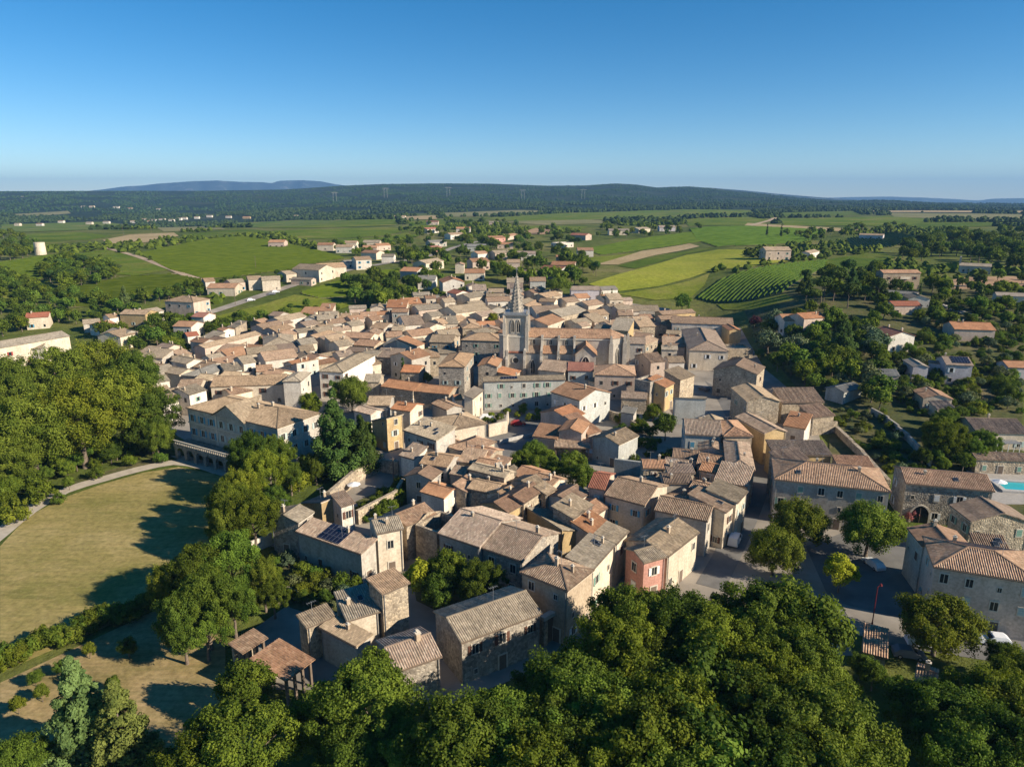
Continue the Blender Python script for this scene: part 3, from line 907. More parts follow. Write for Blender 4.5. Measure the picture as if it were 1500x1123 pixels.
# near and middle houses: eave ends A, B (pixels), ridge or back point C, eave height, roof form, wall, tiles, label
T, M, O, RD, BR, GR = 'tile_tan', 'tile_mixed', 'tile_orange', 'tile_red', 'tile_brown', 'tile_grey'
H = [
 ((559, 871), (601, 853), (542, 845), 9.0, 'sf', 'stone', T, 'square stone tower house rising from the foreground farm', dict(pitch=.16, win=False, chim=0)),
 ((507, 910), (558, 895), (456, 876), 6.0, 'sf', 'cream', T, 'farmhouse with wide tan roof and teal door beside tower', dict(shut='blue', chim=1, sky=1, pitch=.2)),
 ((448, 920), (494, 901), (418, 907), 5.6, 'sf', 'stone', T, 'farm wing with ivy-covered wall beside the open barns', dict(pitch=.13, win=False, chim=0)),
 ((466, 918), (522, 948), (497, 906), 5.2, 'sf', 'grey', T, 'low farm building with grey shaded wall and flat-pitched roof', dict(pitch=.10, chim=1)),
 ((578, 985), (648, 961), (547, 954), 6.0, 'gx', 'stone_grey', M, 'stone farmhouse with tall white chimney above oak tree', dict(chim=2)),
 ((675, 942), (795, 898), (662, 902), 6.5, 'gx', 'stone_grey', T, 'long stone barn with ridged tan roof beside gate piers', dict(chim=0, wins=3)),
 ((761, 838), (832, 866), (819, 827), 9.0, 'hip', 'tan', M, 'tall tan corner house with hipped mottled roof above woods', dict(chim=2, shut='white')),
 ((640, 781), (703, 802), (722, 759), 7.3, 'gx', 'grey', M, 'shaded row house with mottled roof next to the ruin', dict(chim=1)),
 ((704, 802), (766, 823), (787, 783), 6.9, 'gx', 'stone_grey', M, 'shaded row house with mottled roof behind courtyard trees', dict(chim=1)),
 ((605, 769), (640, 781), (651, 757), 6.8, 'gx', 'stone', M, 'roofless ruined end of the long row house', dict(roofless=True)),
 ((551, 782), (592, 774), (542, 763), 8.0, 'gx', 'cream', T, 'tall cream house half in shadow beside ruined row', dict(shut='brown')),
 ((595, 771), (640, 752), (592, 748), 7.0, 'gx', 'stone', M, 'stone house with slumped roof behind the ruined row end', dict(win=False)),
 ((432, 778), (529, 812), (549, 788), 6.0, 'sf', 'grey', M, 'house with solar panels on its roof beside courtyard garden', dict(solar=(.34, .66, .06, .92), shut='brown', chim=1, pitch=.24)),
 ((394, 758), (437, 766), (471, 751), 7.0, 'gy', 'stone_grey', T, 'stone end house by the garden wall beside solar roof', dict(chim=1, shut='blue')),
 ((499, 743), (521, 736), (497, 720), 7.0, 'sf', 'white', BR, 'narrow white house with brown shutters by walled garden', dict(shut='brown', chim=0)),
 ((470, 736), (499, 725), None, 7.6, 'sb', 'ochre', BR, 'ochre stone block with dark roof beside narrow white house', dict(D=7, win=False, chim=1)),
 ((685, 664), (728, 647), None, 7.0, 'hip', 'cream', M, 'cream hipped house with mottled roof beside town square', dict(E=(645, 657), shut='white', chim=0)),
 ((590, 630), (639, 646), (614, 609), 9.5, 'sf', 'grey', T, 'tall four-storey grey house with many small windows', dict(chim=2, sky=3, pitch=.26)),
 ((566, 613), (592, 606), None, 9.0, 'sb', 'ochre', T, 'tall ochre house with pale green shutters facing the sun', dict(D=7, shut='pale')),
 ((571, 599), (601, 603), (577, 587), 7.0, 'gx', 'cream', O, 'cream house with small orange gabled roof and white chimneys', dict(chim=2)),
 ((536, 594), (571, 594), (550, 580), 6.0, 'gx', 'grey', T, 'low house with one red shutter behind garden trees', dict(shut='red')),
 ((543, 608), (564, 601), None, 6.0, 'gy', 'white', M, 'small white gabled house tucked behind dark cedar', dict(D=7)),
 ((557, 566), (605, 573), (563, 554), 5.5, 'gx', 'stone', O, 'long orange-roofed barn with rounded end behind plane tree', dict(win=False)),
 ((606, 573), (658, 578), (613, 562), 5.3, 'gx', 'stone', O, 'orange-roofed barn end with pale lichen patches', dict(win=False)),
 ((631, 591), (654, 601), (640, 583), 6.0, 'gx', 'grey', M, 'grey gabled house with two thin chimneys near white house', dict(chim=2)),
 ((666, 586), (678, 585), None, 5.5, 'gx', 'white', O, 'tiny bright white house at the lane corner', dict(D=5, chim=0)),
 ((707, 559), (829, 556), (711, 552), 9.0, 'gx', 'blueish', T, 'long pale blue-grey house with green shutters below the church', dict(shut='green', solar=(.22, .42, .3, .8), chim=1)),
 ((806, 574), (849, 587), (829, 558), 8.0, 'gx', 'blueish', O, 'pale house with ribbed orange roof against blue-grey facade', dict(chim=1)),
 ((790, 604), (833, 615), (852, 604), 6.0, 'gy', 'rose', O, 'rose gabled hall with orange roof behind town square', dict(win=False, chim=0)),
 ((817, 631), (853, 635), (866, 620), 6.5, 'gy', 'rose', O, 'rose gabled hall with slot window and orange roof', dict(win=False, chim=0)),
 ((779, 639), (816, 644), (790, 619), 4.5, 'sf', 'rose', O, 'low orange lean-to roof at the edge of town square', dict(win=False, chim=0)),
 ((862, 637), (882, 631), None, 4.6, 'sf', 'rose', O, 'low orange side roof behind the slot-window hall', dict(D=9, win=False, chim=0)),
 ((866, 641), (907, 652), (933, 637), 6.0, 'gy', 'blueish', T, 'blue-green plastered house with lichened tan roof', dict(shut='pale', chim=1)),
 ((860, 714), (886, 718), (872, 692), 7.5, 'gx', 'rose', RD, 'rose house with dark red roof beside blue-shuttered house', dict(chim=0)),
 ((884, 725), (945, 741), (953, 710), 7.0, 'gx', 'cream', M, 'cream house with two blue shutters and ridge chimney', dict(shut='blue', chim=1)),
 ((957, 747), (1037, 764), (967, 726), 7.0, 'gx', 'grey', M, 'wide grey house with mottled roof above the cream house', dict(chim=0)),
 ((943, 825), (978, 815), (925, 808), 7.0, 'gx', 'pink', T, 'bright pink corner house with tan roof above the woods', dict(shut='white', chim=0)),
 ((979, 815), (1025, 779), (972, 774), 7.0, 'gx', 'cream', T, 'cream house joined behind the bright pink house', dict(chim=1)),
 ((868, 835), (902, 797), (833, 810), 8.5, 'sf', 'cream', T, 'tall house with smooth tan sloping roof beside narrow lane', dict(sky=2, chim=1, pitch=.2)),
 ((903, 797), (922, 777), (876, 775), 8.0, 'sf', 'cream', T, 'house with square tan roof at upper end of narrow lane', dict(chim=0, pitch=.2)),
 ((840, 760), (870, 739), (812, 738), 7.0, 'sf', 'stone', T, 'stone house with pale sloping roof near courtyard ruins', dict(chim=1, pitch=.25)),
 ((769, 742), (823, 776), None, 6.0, 'sb', 'ochre', T, 'windowless ochre stone building in the inner court', dict(D=5, win=False, chim=0)),
 ((744, 751), (766, 739), (728, 733), 6.6, 'gx', 'ochre', BR, 'small ochre gable with one window in inner court', dict(chim=0)),
 ((768, 737), (799, 716), (757, 722), 7.2, 'gx', 'stone', BR, 'stone house with dark brown rear slope in inner court', dict(chim=1)),
 ((800, 725), (816, 716), (783, 712), 7.0, 'sf', 'stone', T, 'small stone house with tan roof above square trees', dict(chim=0)),
 ((683, 721), (713, 699), (660, 711), 5.5, 'sf', 'stone', M, 'low stone house with mottled roof beside yellow shrub', dict(win=False, chim=1)),
 ((684, 687), (739, 701), (690, 677), 7.5, 'gx', 'stone', T, 'long stone house with blank shaded wall near square', dict(win=False, chim=2)),
 ((613, 679), (655, 685), (636, 664), 7.0, 'gx', 'grey', T, 'grey house with tan roof and white gable wall edge', dict(chim=1, sky=1)),
 ((657, 694), (680, 698), (662, 682), 6.0, 'sf', 'grey', M, 'little red-brown roof squeezed between stone houses', dict(win=False, chim=0)),
 ((660, 630), (714, 620), (690, 604), 6.0, 'hip', 'cream', T, 'cream hipped house with arched doors above the square', dict(chim=1)),
 ((641, 537), (681, 538), (655, 521), 10.0, 'hip', 'stone_grey', T, 'tall grey stone house below the church with hipped roof', dict(chim=0)),
 ((699, 536), (729, 537), (734, 526), 8.0, 'gy', 'stone_grey', O, 'stone gable with arched window below church tower', dict(chim=1)),
 ((724, 544), (752, 551), (738, 537), 6.0, 'sf', 'stone', O, 'low stone annex with pale orange roof below church', dict(win=False, chim=0)),
 ((693, 584), (709, 571), (672, 583), 7.0, 'sf', 'cream', GR, 'pale house with grey roof beside the blue-grey facade', dict(chim=0)),
 ((787, 542), (827, 546), (797, 526), 7.0, 'gx', 'cream', M, 'terrace house with white slatted balcony below the church', dict(chim=1)),
 ((831, 543), (870, 544), (860, 531), 7.5, 'gx', 'blueish', RD, 'pale blue house with reddish roof below church chapel', dict(chim=0)),
 ((870, 549), (932, 551), (885, 533), 8.0, 'hip', 'rose', M, 'rose house with hipped red-brown roof below the apse', dict(chim=0, shut='brown')),
 ((909, 583), (948, 585), (913, 573), 4.5, 'gx', 'stone', M, 'low stone garden house below rose hipped house', dict(chim=0)),
 ((908, 604), (929, 607), (917, 595), 4.5, 'sf', 'grey', GR, 'small shed house with grey roof beside green tree', dict(chim=0)),
 ((953, 560), (974, 553), None, 9.0, 'flat', 'stone_grey', T, 'tall roofless stone ruin tower in the old lanes', dict(D=6, win=False)),
 ((975, 568), (989, 561), None, 7.5, 'sf', 'ochre', O, 'narrow ochre house with orange roof beside ruin tower', dict(D=6)),
 ((997, 557), (1019, 550), (990, 537), 7.0, 'sf', 'stone', T, 'stone house with smooth pale roof beside the street', dict(chim=0, win=False)),
 ((979, 531), (1004, 531), (982, 522), 6.0, 'gx', 'white', T, 'small white house with tan roof above the street', dict()),
 ((953, 531), (976, 529), (955, 517), 7.0, 'gx', 'rose', M, 'rose house with covered terrace behind rose hipped house', dict()),
 ((1003, 636), (1059, 639), (1012, 614), 8.0, 'gx', 'blueish', M, 'shaded house with bright blue shutters beside light green tree', dict(shut='blue', chim=1)),
 ((1060, 639), (1104, 639), None, 8.3, 'hip', 'tan', M, 'tan hipped house with white window above the street', dict(D=12, shut='white', chim=0)),
 ((988, 582), (1036, 584), None, 8.0, 'sb', 'blueish', T, 'blank blue-grey rear wall of house above light green tree', dict(D=6, win=False, chim=0)),
 ((1063, 686), (1107, 690), (1082, 660), 7.5, 'hip', 'stone_grey', M, 'grey stone hipped house with dark red shutters on street', dict(shut='red', chim=1)),
 ((1019, 680), (1062, 686), (1025, 664), 6.0, 'gx', 'cream', M, 'cream house with ribbed roof beside red-shuttered house', dict(chim=0)),
 ((972, 708), (1016, 708), (976, 694), 7.0, 'gx', 'grey', BR, 'grey house with sagging brown roof beside garden ruins', dict(chim=1)),
 ((978, 694), (1019, 693), (984, 681), 7.4, 'sf', 'stone', BR, 'stone house with patched brown roof and grass strip', dict(win=False, chim=1)),
 ((1080, 737), (1096, 719), (1036, 714), 8.0, 'sf', 'cream', T, 'cream street house with holed pale tan roof', dict(chim=0, pitch=.2, shut='pale')),
 ((1063, 751), (1079, 738), (1010, 721), 7.4, 'sf', 'cream', M, 'street house with two skylights in patchy orange roof', dict(chim=0, pitch=.2, sky=2)),
 ((1093, 588), (1144, 588), (1068, 568), 8.5, 'gy', 'stone', T, 'tall stone gable house with green shutters on street side', dict(shut='green', chim=0)),
 ((1145, 590), (1208, 589), (1125, 568), 6.0, 'sf', 'stone', M, 'long brown-roofed stone barn above the courtyard tree', dict(win=False, chim=0)),
 ((1190, 612), (1224, 608), (1192, 591), 5.0, 'sf', 'stone', M, 'stone outbuilding at the end of courtyard', dict(win=False, chim=0)),
 ((1120, 635), (1154, 632), (1092, 609), 8.0, 'gy', 'ochre', M, 'ochre street house with stone gable and mottled roof', dict(chim=0)),
 ((1146, 623), (1180, 629), None, 4.5, 'sf', 'white', O, 'low white house with orange shutters behind ochre house', dict(D=7, shut='red', chim=1)),
 ((1133, 666), (1220, 667), (1123, 644), 6.0, 'sf', 'ochre', M, 'long courtyard building with broad ribbed roof', dict(chim=0, pitch=.22)),
 ((1226, 682), (1281, 684), (1219, 666), 5.0, 'sf', 'stone', M, 'courtyard wing with ribbed roof beside long garden wall', dict(chim=0, win=False, pitch=.24)),
 ((1146, 680), (1186, 672), (1145, 658), 8.0, 'sf', 'stone', BR, 'small raised roof block beside the long courtyard building', dict(win=False, chim=0)),
 ((1134, 702), (1306, 721), (1173, 676), 9.0, 'hip', 'grey', M, 'large grey hipped house behind two round plane trees', dict(shut='green', chim=2, sky=1)),
 ((1326, 708), (1458, 720), (1322, 685), 8.0, 'gx', 'stone_grey', M, 'stone barn with arched wooden door beside pool terrace', dict(shut='white', chim=1, sky=1)),
 ((1422, 764), (1515, 766), (1388, 739), 7.0, 'gy', 'stone', BR, 'stone and ochre gabled house behind the long corner house', dict(chim=0, shut='green')),
 ((1350, 800), (1428, 806), (1337, 773), 8.4, 'gy', 'grey', BR, 'rear wing with brown gabled roof behind pinkish corner house', dict(chim=1)),
 ((1367, 830), (1530, 857), (1411, 800), 9.4, 'hip', 'rose', M, 'long pinkish three-storey corner house beside the road', dict(shut='pale', chim=1)),
 ((1428, 801), (1480, 806), (1425, 780), 8.0, 'sf', 'stone', M, 'roof block with skylights behind pinkish corner house', dict(win=False, sky=2, chim=0)),
 ((1431, 634), (1510, 636), (1417, 612), 4.5, 'gx', 'cream', BR, 'modern bungalow with glazed veranda above swimming pool', dict(chim=1)),
 ((1430, 673), (1510, 676), (1428, 662), 3.6, 'sf', 'stone', M, 'low pool house with ribbed roof beside swimming pool', dict(chim=0)),
 ((1352, 583), (1397, 585), (1328, 571), 4.0, 'gy', 'cream', BR, 'cream garden bungalow with gable and lean-to porch', dict(chim=1)),
 ((1373, 600), (1402, 599), (1370, 587), 2.9, 'sf', 'cream', GR, 'lean-to porch with grey roof before garden bungalow', dict(win=False, chim=0)),
 ((1386, 534), (1427, 536), (1390, 522), 6.5, 'gx', 'lilac', BR, 'pale lilac villa block with solar panels on its roof', dict(solar=(.3, .95, .2, .85), shut='white', chim=1)),
 ((1337, 537), (1362, 538), (1322, 527), 5.0, 'gy', 'lilac', GR, 'pale lilac gabled wing beside the solar villa', dict(chim=0)),
 ((1359, 531), (1386, 534), (1352, 527), 4.5, 'gx', 'lilac', BR, 'link block between the pale lilac villa wings', dict(win=False, chim=0)),
 ((1290, 550), (1319, 551), None, 3.0, 'sf', 'rose', GR, 'small open pool shelter beside terrace pool', dict(D=4, win=False, chim=0)),
 ((1237, 575), (1265, 568), (1225, 566), 3.5, 'gx', 'blueish', GR, 'blue-green garden shed with grey roof among shrubs', dict(win=False, chim=0)),
 ((1303, 493), (1342, 492), (1289, 484), 6.0, 'gy', 'white', RD, 'white gabled villa with dark red roof on hillside', dict(shut='white', chim=2)),
 ((1398, 482), (1460, 484), (1393, 471), 4.8, 'gx', 'rose', O, 'rose bungalow with long orange roof behind hedge', dict(shut='white', chim=2)),
 ((1294, 400), (1350, 400), (1299, 396), 8.0, 'gx', 'tan', M, 'three-storey tan apartment house with balconies above hedges', dict(shut='brown', chim=0)),
 ((1290, 428), (1343, 432), (1292, 424), 3.6, 'gx', 'white', GR, 'low white annex with grey roof below tan apartment house', dict(chim=0)),
 ((1330, 437), (1364, 438), None, 4.0, 'gy', 'white', T, 'white gabled garage below tan apartment house', dict(D=9, chim=0)),
 ((1310, 448), (1352, 448), (1310, 441), 4.0, 'gx', 'rose', RD, 'rose bungalow with red roof below white garage', dict(chim=0)),
 ((1149, 470), (1178, 470), (1150, 460), 6.0, 'gx', 'white', O, 'white two-level house with glazed balcony under the pines', dict(chim=0)),
 ((1178, 467), (1212, 465), (1180, 458), 6.0, 'gx', 'rose', O, 'rose house joined to the glazed balcony house', dict(chim=1)),
 ((1122, 367), (1160, 367), (1128, 360), 7.0, 'gx', 'rose', T, 'lone rose farmhouse at the end of yellow field', dict(chim=0)),
 ((1187, 371), (1201, 368), None, 4.0, 'gx', 'white', T, 'small white farm annex beside the lone farmhouse', dict(D=8, chim=0)),
 ((1258, 344), (1294, 345), None, 4.0, 'gx', 'lilac', T, 'low pale house among vines near far tree line', dict(D=9, chim=0)),
 ((1460, 433), (1510, 435), (1465, 428), 4.0, 'gx', 'white', GR, 'white bungalow beside the ploughed brown field', dict(chim=0)),
 ((1477, 538), (1510, 539), None, 4.0, 'gx', 'lilac', O, 'small pale bungalow with orange roof behind olive tree', dict(D=8, chim=0)),
 ((984, 473), (1075, 476), (985, 463), 8.5, 'gx', 'white', M, 'long schoolhouse with white upper floor above street', dict(shut='pale', chim=1)),
 ((1068, 484), (1087, 484), (1055, 477), 6.0, 'gy', 'ochre', O, 'ochre gabled annex at the schoolhouse end', dict(win=False, chim=0)),
 ((970, 461), (1020, 458), (975, 455), 7.0, 'gx', 'ochre', M, 'ochre house behind the long schoolhouse', dict()),
 ((1009, 513), (1068, 515), (1025, 489), 7.5, 'hip', 'cream', M, 'cream hipped house with patched roof below schoolhouse', dict(shut='white', chim=1)),
 ((1044, 541), (1110, 549), (1022, 526), 8.5, 'gy', 'stone', BR, 'stone gabled house with white balcony canopy on street', dict(shut='brown', chim=1)),
 ((1062, 511), (1105, 510), None, 5.0, 'flat', 'stone', T, 'roofless stone yard building beside cream hipped house', dict(D=9, win=False)),
 ((927, 456), (967, 456), (930, 447), 4.0, 'gx', 'white', T, 'white bungalow with tan roof before dark oak', dict()),
 ((893, 483), (921, 485), (901, 465), 8.0, 'sf', 'ochre', T, 'ochre house with broad tan slope behind the church', dict(win=False)),
 ((937, 479), (961, 478), (933, 463), 7.0, 'sf', 'stone', T, 'stone house with dark blank wall behind church roof', dict(win=False)),
 ((912, 503), (946, 504), (912, 493), 8.0, 'gx', 'grey', M, 'grey house with red-brown roof right behind the apse', dict(shut='brown')),
 ((946, 505), (965, 497), None, 7.0, 'gx', 'stone', M, 'stone house with pinkish roof in lane behind apse', dict(D=8)),
]
H.append(((-30, 515), (103, 492), None, 8.5, 'gx', 'cream', T, 'long cream row with red shutters beyond the giant plane trees', dict(D=10, shut='red', seed=11)))
for A_, B_, C_, h_, rf, wl, rm, lb, op in H:
    op = dict(op); house(A_, B_, C_, h_, rf, wl, rm, lb, **op)

# smaller and more distant houses, described by the quarter they stand in
Z_WEST = 'behind the tall plane trees'
Z_MID = 'between mansion and church'
Z_BACK = 'behind the church spire'
Z_ROAD = 'along the country road'
Z_SUB = 'on the wooded slope'
Z_FARM = 'among gardens below vineyards'
Q = [
 (Z_MID, [
  ((413, 559), (441, 559), (420, 548), 8.5, 'hip', 'white', T), ((307, 567), (417, 563), (330, 551), 6.5, 'gx', 'cream', T),
  ((434, 532), (468, 525), None, 9.0, 'sb', 'white', T, 7), ((496, 508), (517, 505), (492, 499), 8, 'gx', 'cream', T),
  ((517, 505), (548, 508), (525, 496), 6, 'gx', 'stone', M), ((560, 505), (597, 506), None, 7, 'gy', 'grey', T, 12),
  ((607, 509), (623, 503), None, 8, 'sf', 'cream', O, 8), ((570, 521), (603, 527), None, 8, 'gy', 'grey', O, 10),
  ((613, 525), (645, 523), (618, 512), 7, 'gx', 'stone', T), ((541, 480), (562, 482), (548, 471), 6, 'gx', 'grey', T),
  ((593, 477), (623, 475), (600, 462), 6, 'gx', 'white', M), ((613, 455), (649, 452), (618, 447), 6.5, 'gx', 'rose', T),
  ((528, 464), (553, 463), (530, 457), 5, 'gx', 'white', M), ((496, 466), (526, 465), None, 5, 'gx', 'grey', T, 9),
  ((445, 467), (463, 467), None, 6, 'gy', 'white', T, 9), ((464, 469), (490, 468), (466, 461), 6, 'gx', 'stone', T),
  ((437, 488), (468, 484), (440, 481), 6, 'gx', 'white', T), ((469, 498), (498, 490), (478, 485), 6.5, 'gx', 'rose', T),
  ((500, 494), (543, 496), (505, 486), 6.5, 'gx', 'cream', M), ((515, 478), (535, 475), (520, 470), 6, 'gx', 'cream', T),
  ((603, 493), (638, 489), (605, 483), 6, 'gx', 'cream', M), ((628, 501), (663, 502), (640, 490), 7, 'gx', 'stone', T),
  ((466, 544), (503, 546), (503, 525), 9, 'hip', 'white', T), ((650, 475), (672, 474), (655, 463), 6.5, 'gx', 'cream', T),
  ((448, 478), (470, 474), None, 5.5, 'gx', 'cream', M, 8), ((472, 482), (492, 479), None, 6, 'gx', 'stone', T, 8),
  ((545, 470), (562, 468), None, 5.5, 'gx', 'cream', M, 8), ((573, 484), (590, 484), None, 6, 'gx', 'stone', T, 9),
  ((565, 494), (590, 493), None, 6.2, 'gx', 'cream', M, 9), ((527, 520), (552, 522), None, 6.5, 'gx', 'grey', T, 8),
  ((541, 536), (560, 532), None, 6, 'gx', 'cream', T, 8), ((532, 560), (556, 560), None, 6, 'gx', 'stone', T, 9),
  ((497, 523), (520, 520), None, 7, 'gx', 'cream', M, 8), ((586, 545), (614, 546), None, 6, 'gx', 'stone', O, 9),
  ((441, 505), (466, 502), None, 7, 'gx', 'cream', T, 9), ((405, 486), (432, 480), None, 6, 'gx', 'rose', T, 9),
  ((440, 515), (462, 513), None, 7, 'gx', 'white', T, 8), ((580, 470), (596, 470), None, 5, 'gx', 'cream', T, 8)]),
 (Z_WEST, [
  ((300, 510), (383, 489), (297, 504), 7.5, 'gx', 'rose', T), ((265, 550), (298, 552), (285, 536), 6, 'hip', 'grey', GR),
  ((282, 537), (302, 541), None, 6, 'gx', 'white', T, 9), ((330, 545), (356, 541), None, 6, 'gx', 'white', T, 10),
  ((356, 533), (376, 530), None, 7.5, 'gx', 'white', T, 10), ((362, 519), (408, 515), (380, 508), 6, 'gx', 'cream', T),
  ((385, 507), (432, 504), (398, 492), 6.5, 'hip', 'cream', T), ((388, 529), (438, 523), (390, 515), 6, 'gx', 'white', M),
  ((255, 531), (280, 528), (258, 521), 5.5, 'gx', 'white', T), ((235, 546), (260, 540), None, 6, 'gx', 'white', T, 8),
  ((222, 562), (250, 557), None, 6.5, 'gx', 'white', T, 9), ((256, 580), (275, 576), None, 6, 'gx', 'white', T, 8),
  ((277, 579), (304, 571), None, 6.5, 'gx', 'white', T, 9), ((258, 568), (293, 567), (262, 556), 6.5, 'gx', 'cream', M),
  ((283, 556), (307, 558), None, 6, 'gx', 'rose', T, 7), ((338, 579), (371, 572), None, 5, 'gx', 'cream', M, 7),
  ((223, 579), (252, 574), None, 6, 'gx', 'white', T, 8), ((210, 575), (236, 570), None, 5.5, 'gx', 'white', T, 7),
  ((385, 481), (430, 472), (388, 473), 6, 'gx', 'rose', M), ((412, 471), (450, 463), None, 6, 'gx', 'white', T, 9),
  ((310, 528), (332, 524), None, 6, 'gx', 'white', T, 8), ((216, 536), (236, 530), None, 5, 'gx', 'white', T, 8),
  ((318, 553), (345, 555), None, 5.5, 'gx', 'cream', T, 8), ((236, 592), (262, 586), None, 6, 'gx', 'white', M, 8),
  ((375, 545), (400, 543), None, 6, 'gx', 'cream', M, 8), ((340, 507), (362, 502), None, 5.5, 'gx', 'cream', T, 8)]),
 (Z_FARM, [
  ((279, 464), (298, 465), None, 5.5, 'gx', 'white', RD, 9), ((252, 478), (280, 479), None, 6.5, 'gx', 'white', O, 10),
  ((274, 493), (292, 491), None, 4, 'gx', 'white', RD, 7), ((240, 441), (283, 443), (262, 433), 7, 'hip', 'rose', T),
  ((174, 460), (213, 461), (180, 453), 6, 'gx', 'ochre', T), ((214, 460), (241, 455), None, 5, 'gx', 'white', T, 9),
  ((176, 494), (201, 488), None, 5.5, 'gx', 'cream', T, 12), ((146, 490), (175, 494), None, 5, 'gx', 'grey', T, 12),
  ((121, 475), (147, 473), None, 4, 'gx', 'white', T, 9), ((152, 478), (172, 474), None, 4.5, 'gx', 'white', O, 9),
  ((36, 466), (71, 464), None, 5.5, 'gx', 'cream', RD, 10),
  ((32, 512), (60, 511), None, 6, 'gx', 'grey', T, 9), ((160, 466), (176, 464), None, 4.5, 'gx', 'white', T, 8)]),
 (Z_ROAD, [
  ((302, 422), (344, 422), None, 4.5, 'gx', 'cream', O, 12), ((300, 413), (316, 412), None, 5, 'gx', 'white', T, 10),
  ((338, 415), (361, 413), None, 5, 'gx', 'rose', T, 10), ((363, 410), (384, 409), None, 6, 'gx', 'cream', T, 10),
  ((383, 411), (411, 410), None, 6, 'gx', 'cream', T, 11), ((419, 402), (440, 400), None, 4.5, 'gx', 'cream', T, 10),
  ((427, 394), (467, 396), None, 7, 'gx', 'cream', T, 16), ((468, 393), (508, 391), None, 6, 'gx', 'cream', T, 14),
  ((425, 409), (456, 410), None, 3.5, 'gx', 'rose', T, 6), ((521, 381), (545, 380), None, 6.5, 'gx', 'white', T, 11),
  ((392, 355), (416, 355), None, 5, 'gx', 'rose', O, 12), ((464, 359), (488, 359), None, 5, 'gx', 'cream', O, 11),
  ((491, 362), (516, 362), None, 5, 'gx', 'white', T, 11), ((503, 356), (522, 356), None, 5, 'gx', 'cream', T, 11),
  ((528, 370), (551, 371), None, 5, 'gx', 'cream', O, 11), ((530, 363), (552, 363), None, 4.5, 'gx', 'rose', O, 11),
  ((531, 355), (556, 355), None, 4.5, 'gx', 'cream', T, 11), ((553, 360), (573, 359), None, 4.5, 'gx', 'rose', O, 10),
  ((558, 376), (577, 376), None, 4.5, 'gx', 'white', T, 10), ((507, 385), (520, 384), None, 4, 'gx', 'white', GR, 8)]),
 (Z_SUB, [
  ((626, 336), (643, 335), None, 5, 'gx', 'white', RD, 11), ((624, 325), (642, 325), None, 5, 'gx', 'rose', RD, 11),
  ((668, 335), (689, 335), None, 6, 'gx', 'white', O, 11), ((660, 344), (681, 343), None, 5, 'gx', 'white', T, 11),
  ((716, 326), (731, 326), None, 5, 'gx', 'rose', T, 11), ((719, 349), (741, 348), None, 6.5, 'gx', 'pink', O, 11),
  ((728, 358), (752, 358), None, 4, 'gx', 'rose', O, 10), ((744, 346), (760, 344), None, 4, 'gx', 'rose', O, 10),
  ((684, 361), (712, 361), None, 4.5, 'gx', 'blueish', GR, 11), ((633, 364), (648, 362), None, 4, 'gx', 'pink', RD, 9),
  ((630, 355), (655, 354), None, 4.5, 'gx', 'grey', GR, 10), ((624, 386), (651, 382), None, 5, 'gx', 'cream', T, 11),
  ((585, 397), (611, 398), None, 5.5, 'gx', 'blueish', O, 12), ((611, 410), (638, 410), None, 5.5, 'gx', 'white', GR, 12),
  ((666, 388), (680, 388), None, 5.5, 'gy', 'cream', M, 10), ((692, 384), (718, 383), None, 5.5, 'gx', 'rose', O, 12),
  ((725, 371), (749, 370), None, 5, 'gx', 'rose', T, 11), ((742, 385), (762, 385), None, 5.5, 'gx', 'rose', T, 11),
  ((757, 372), (785, 372), None, 5, 'gx', 'white', BR, 11), ((680, 400), (710, 400), None, 4.5, 'gx', 'cream', O, 12),
  ((757, 401), (780, 402), None, 6, 'gx', 'cream', M, 12), ((742, 414), (767, 414), None, 6, 'gx', 'rose', T, 12),
  ((776, 412), (800, 412), None, 5.5, 'gx', 'blueish', T, 11), ((790, 394), (821, 396), None, 5.5, 'gx', 'blueish', RD, 12),
  ((806, 388), (841, 389), None, 5.5, 'gx', 'white', O, 12), ((815, 378), (835, 378), None, 4.5, 'gx', 'tan', O, 11),
  ((818, 356), (841, 355), None, 4.5, 'flat', 'white', T, 12), ((834, 344), (858, 345), None, 5, 'gx', 'rose', RD, 12),
  ((846, 367), (870, 367), None, 5, 'gx', 'white', O, 12), ((892, 338), (922, 338), None, 5, 'gx', 'cream', GR, 13),
  ((936, 336), (953, 335), None, 4.5, 'gx', 'cream', T, 12), ((966, 333), (990, 333), None, 5, 'gx', 'lilac', GR, 13),
  ((648, 414), (681, 413), None, 7, 'gy', 'white', O, 15), ((836, 425), (879, 425), None, 5, 'gx', 'lilac', GR, 10),
  ((882, 425), (906, 424), None, 4.5, 'gx', 'white', GR, 9), ((885, 438), (903, 437), None, 6, 'gx', 'cream', O, 10),
  ((846, 437), (866, 436), None, 5, 'gx', 'white', O, 10), ((700, 372), (716, 371), None, 4.5, 'gx', 'white', O, 10)]),
 (Z_BACK, [
  ((651, 443), (668, 442), None, 6, 'gx', 'cream', T, 9), ((668, 431), (690, 429), None, 5.5, 'gy', 'white', RD, 10),
  ((688, 437), (714, 433), None, 6, 'gx', 'cream', T, 11), ((714, 442), (749, 441), None, 6.5, 'gx', 'white', M, 10),
  ((668, 459), (718, 453), (672, 447), 6.5, 'gx', 'cream', T), ((653, 453), (672, 454), None, 6, 'gx', 'rose', M, 9),
  ((648, 475), (687, 468), (660, 464), 6.5, 'gx', 'cream', T), ((677, 481), (706, 480), (690, 470), 6.5, 'hip', 'stone', T),
  ((644, 493), (675, 491), (650, 483), 6.5, 'gx', 'cream', T), ((675, 498), (735, 500), (690, 487), 10, 'hip', 'stone_grey', T),
  ((766, 447), (787, 441), None, 6, 'gx', 'cream', T, 9), ((781, 452), (797, 444), None, 6, 'gx', 'stone', T, 9),
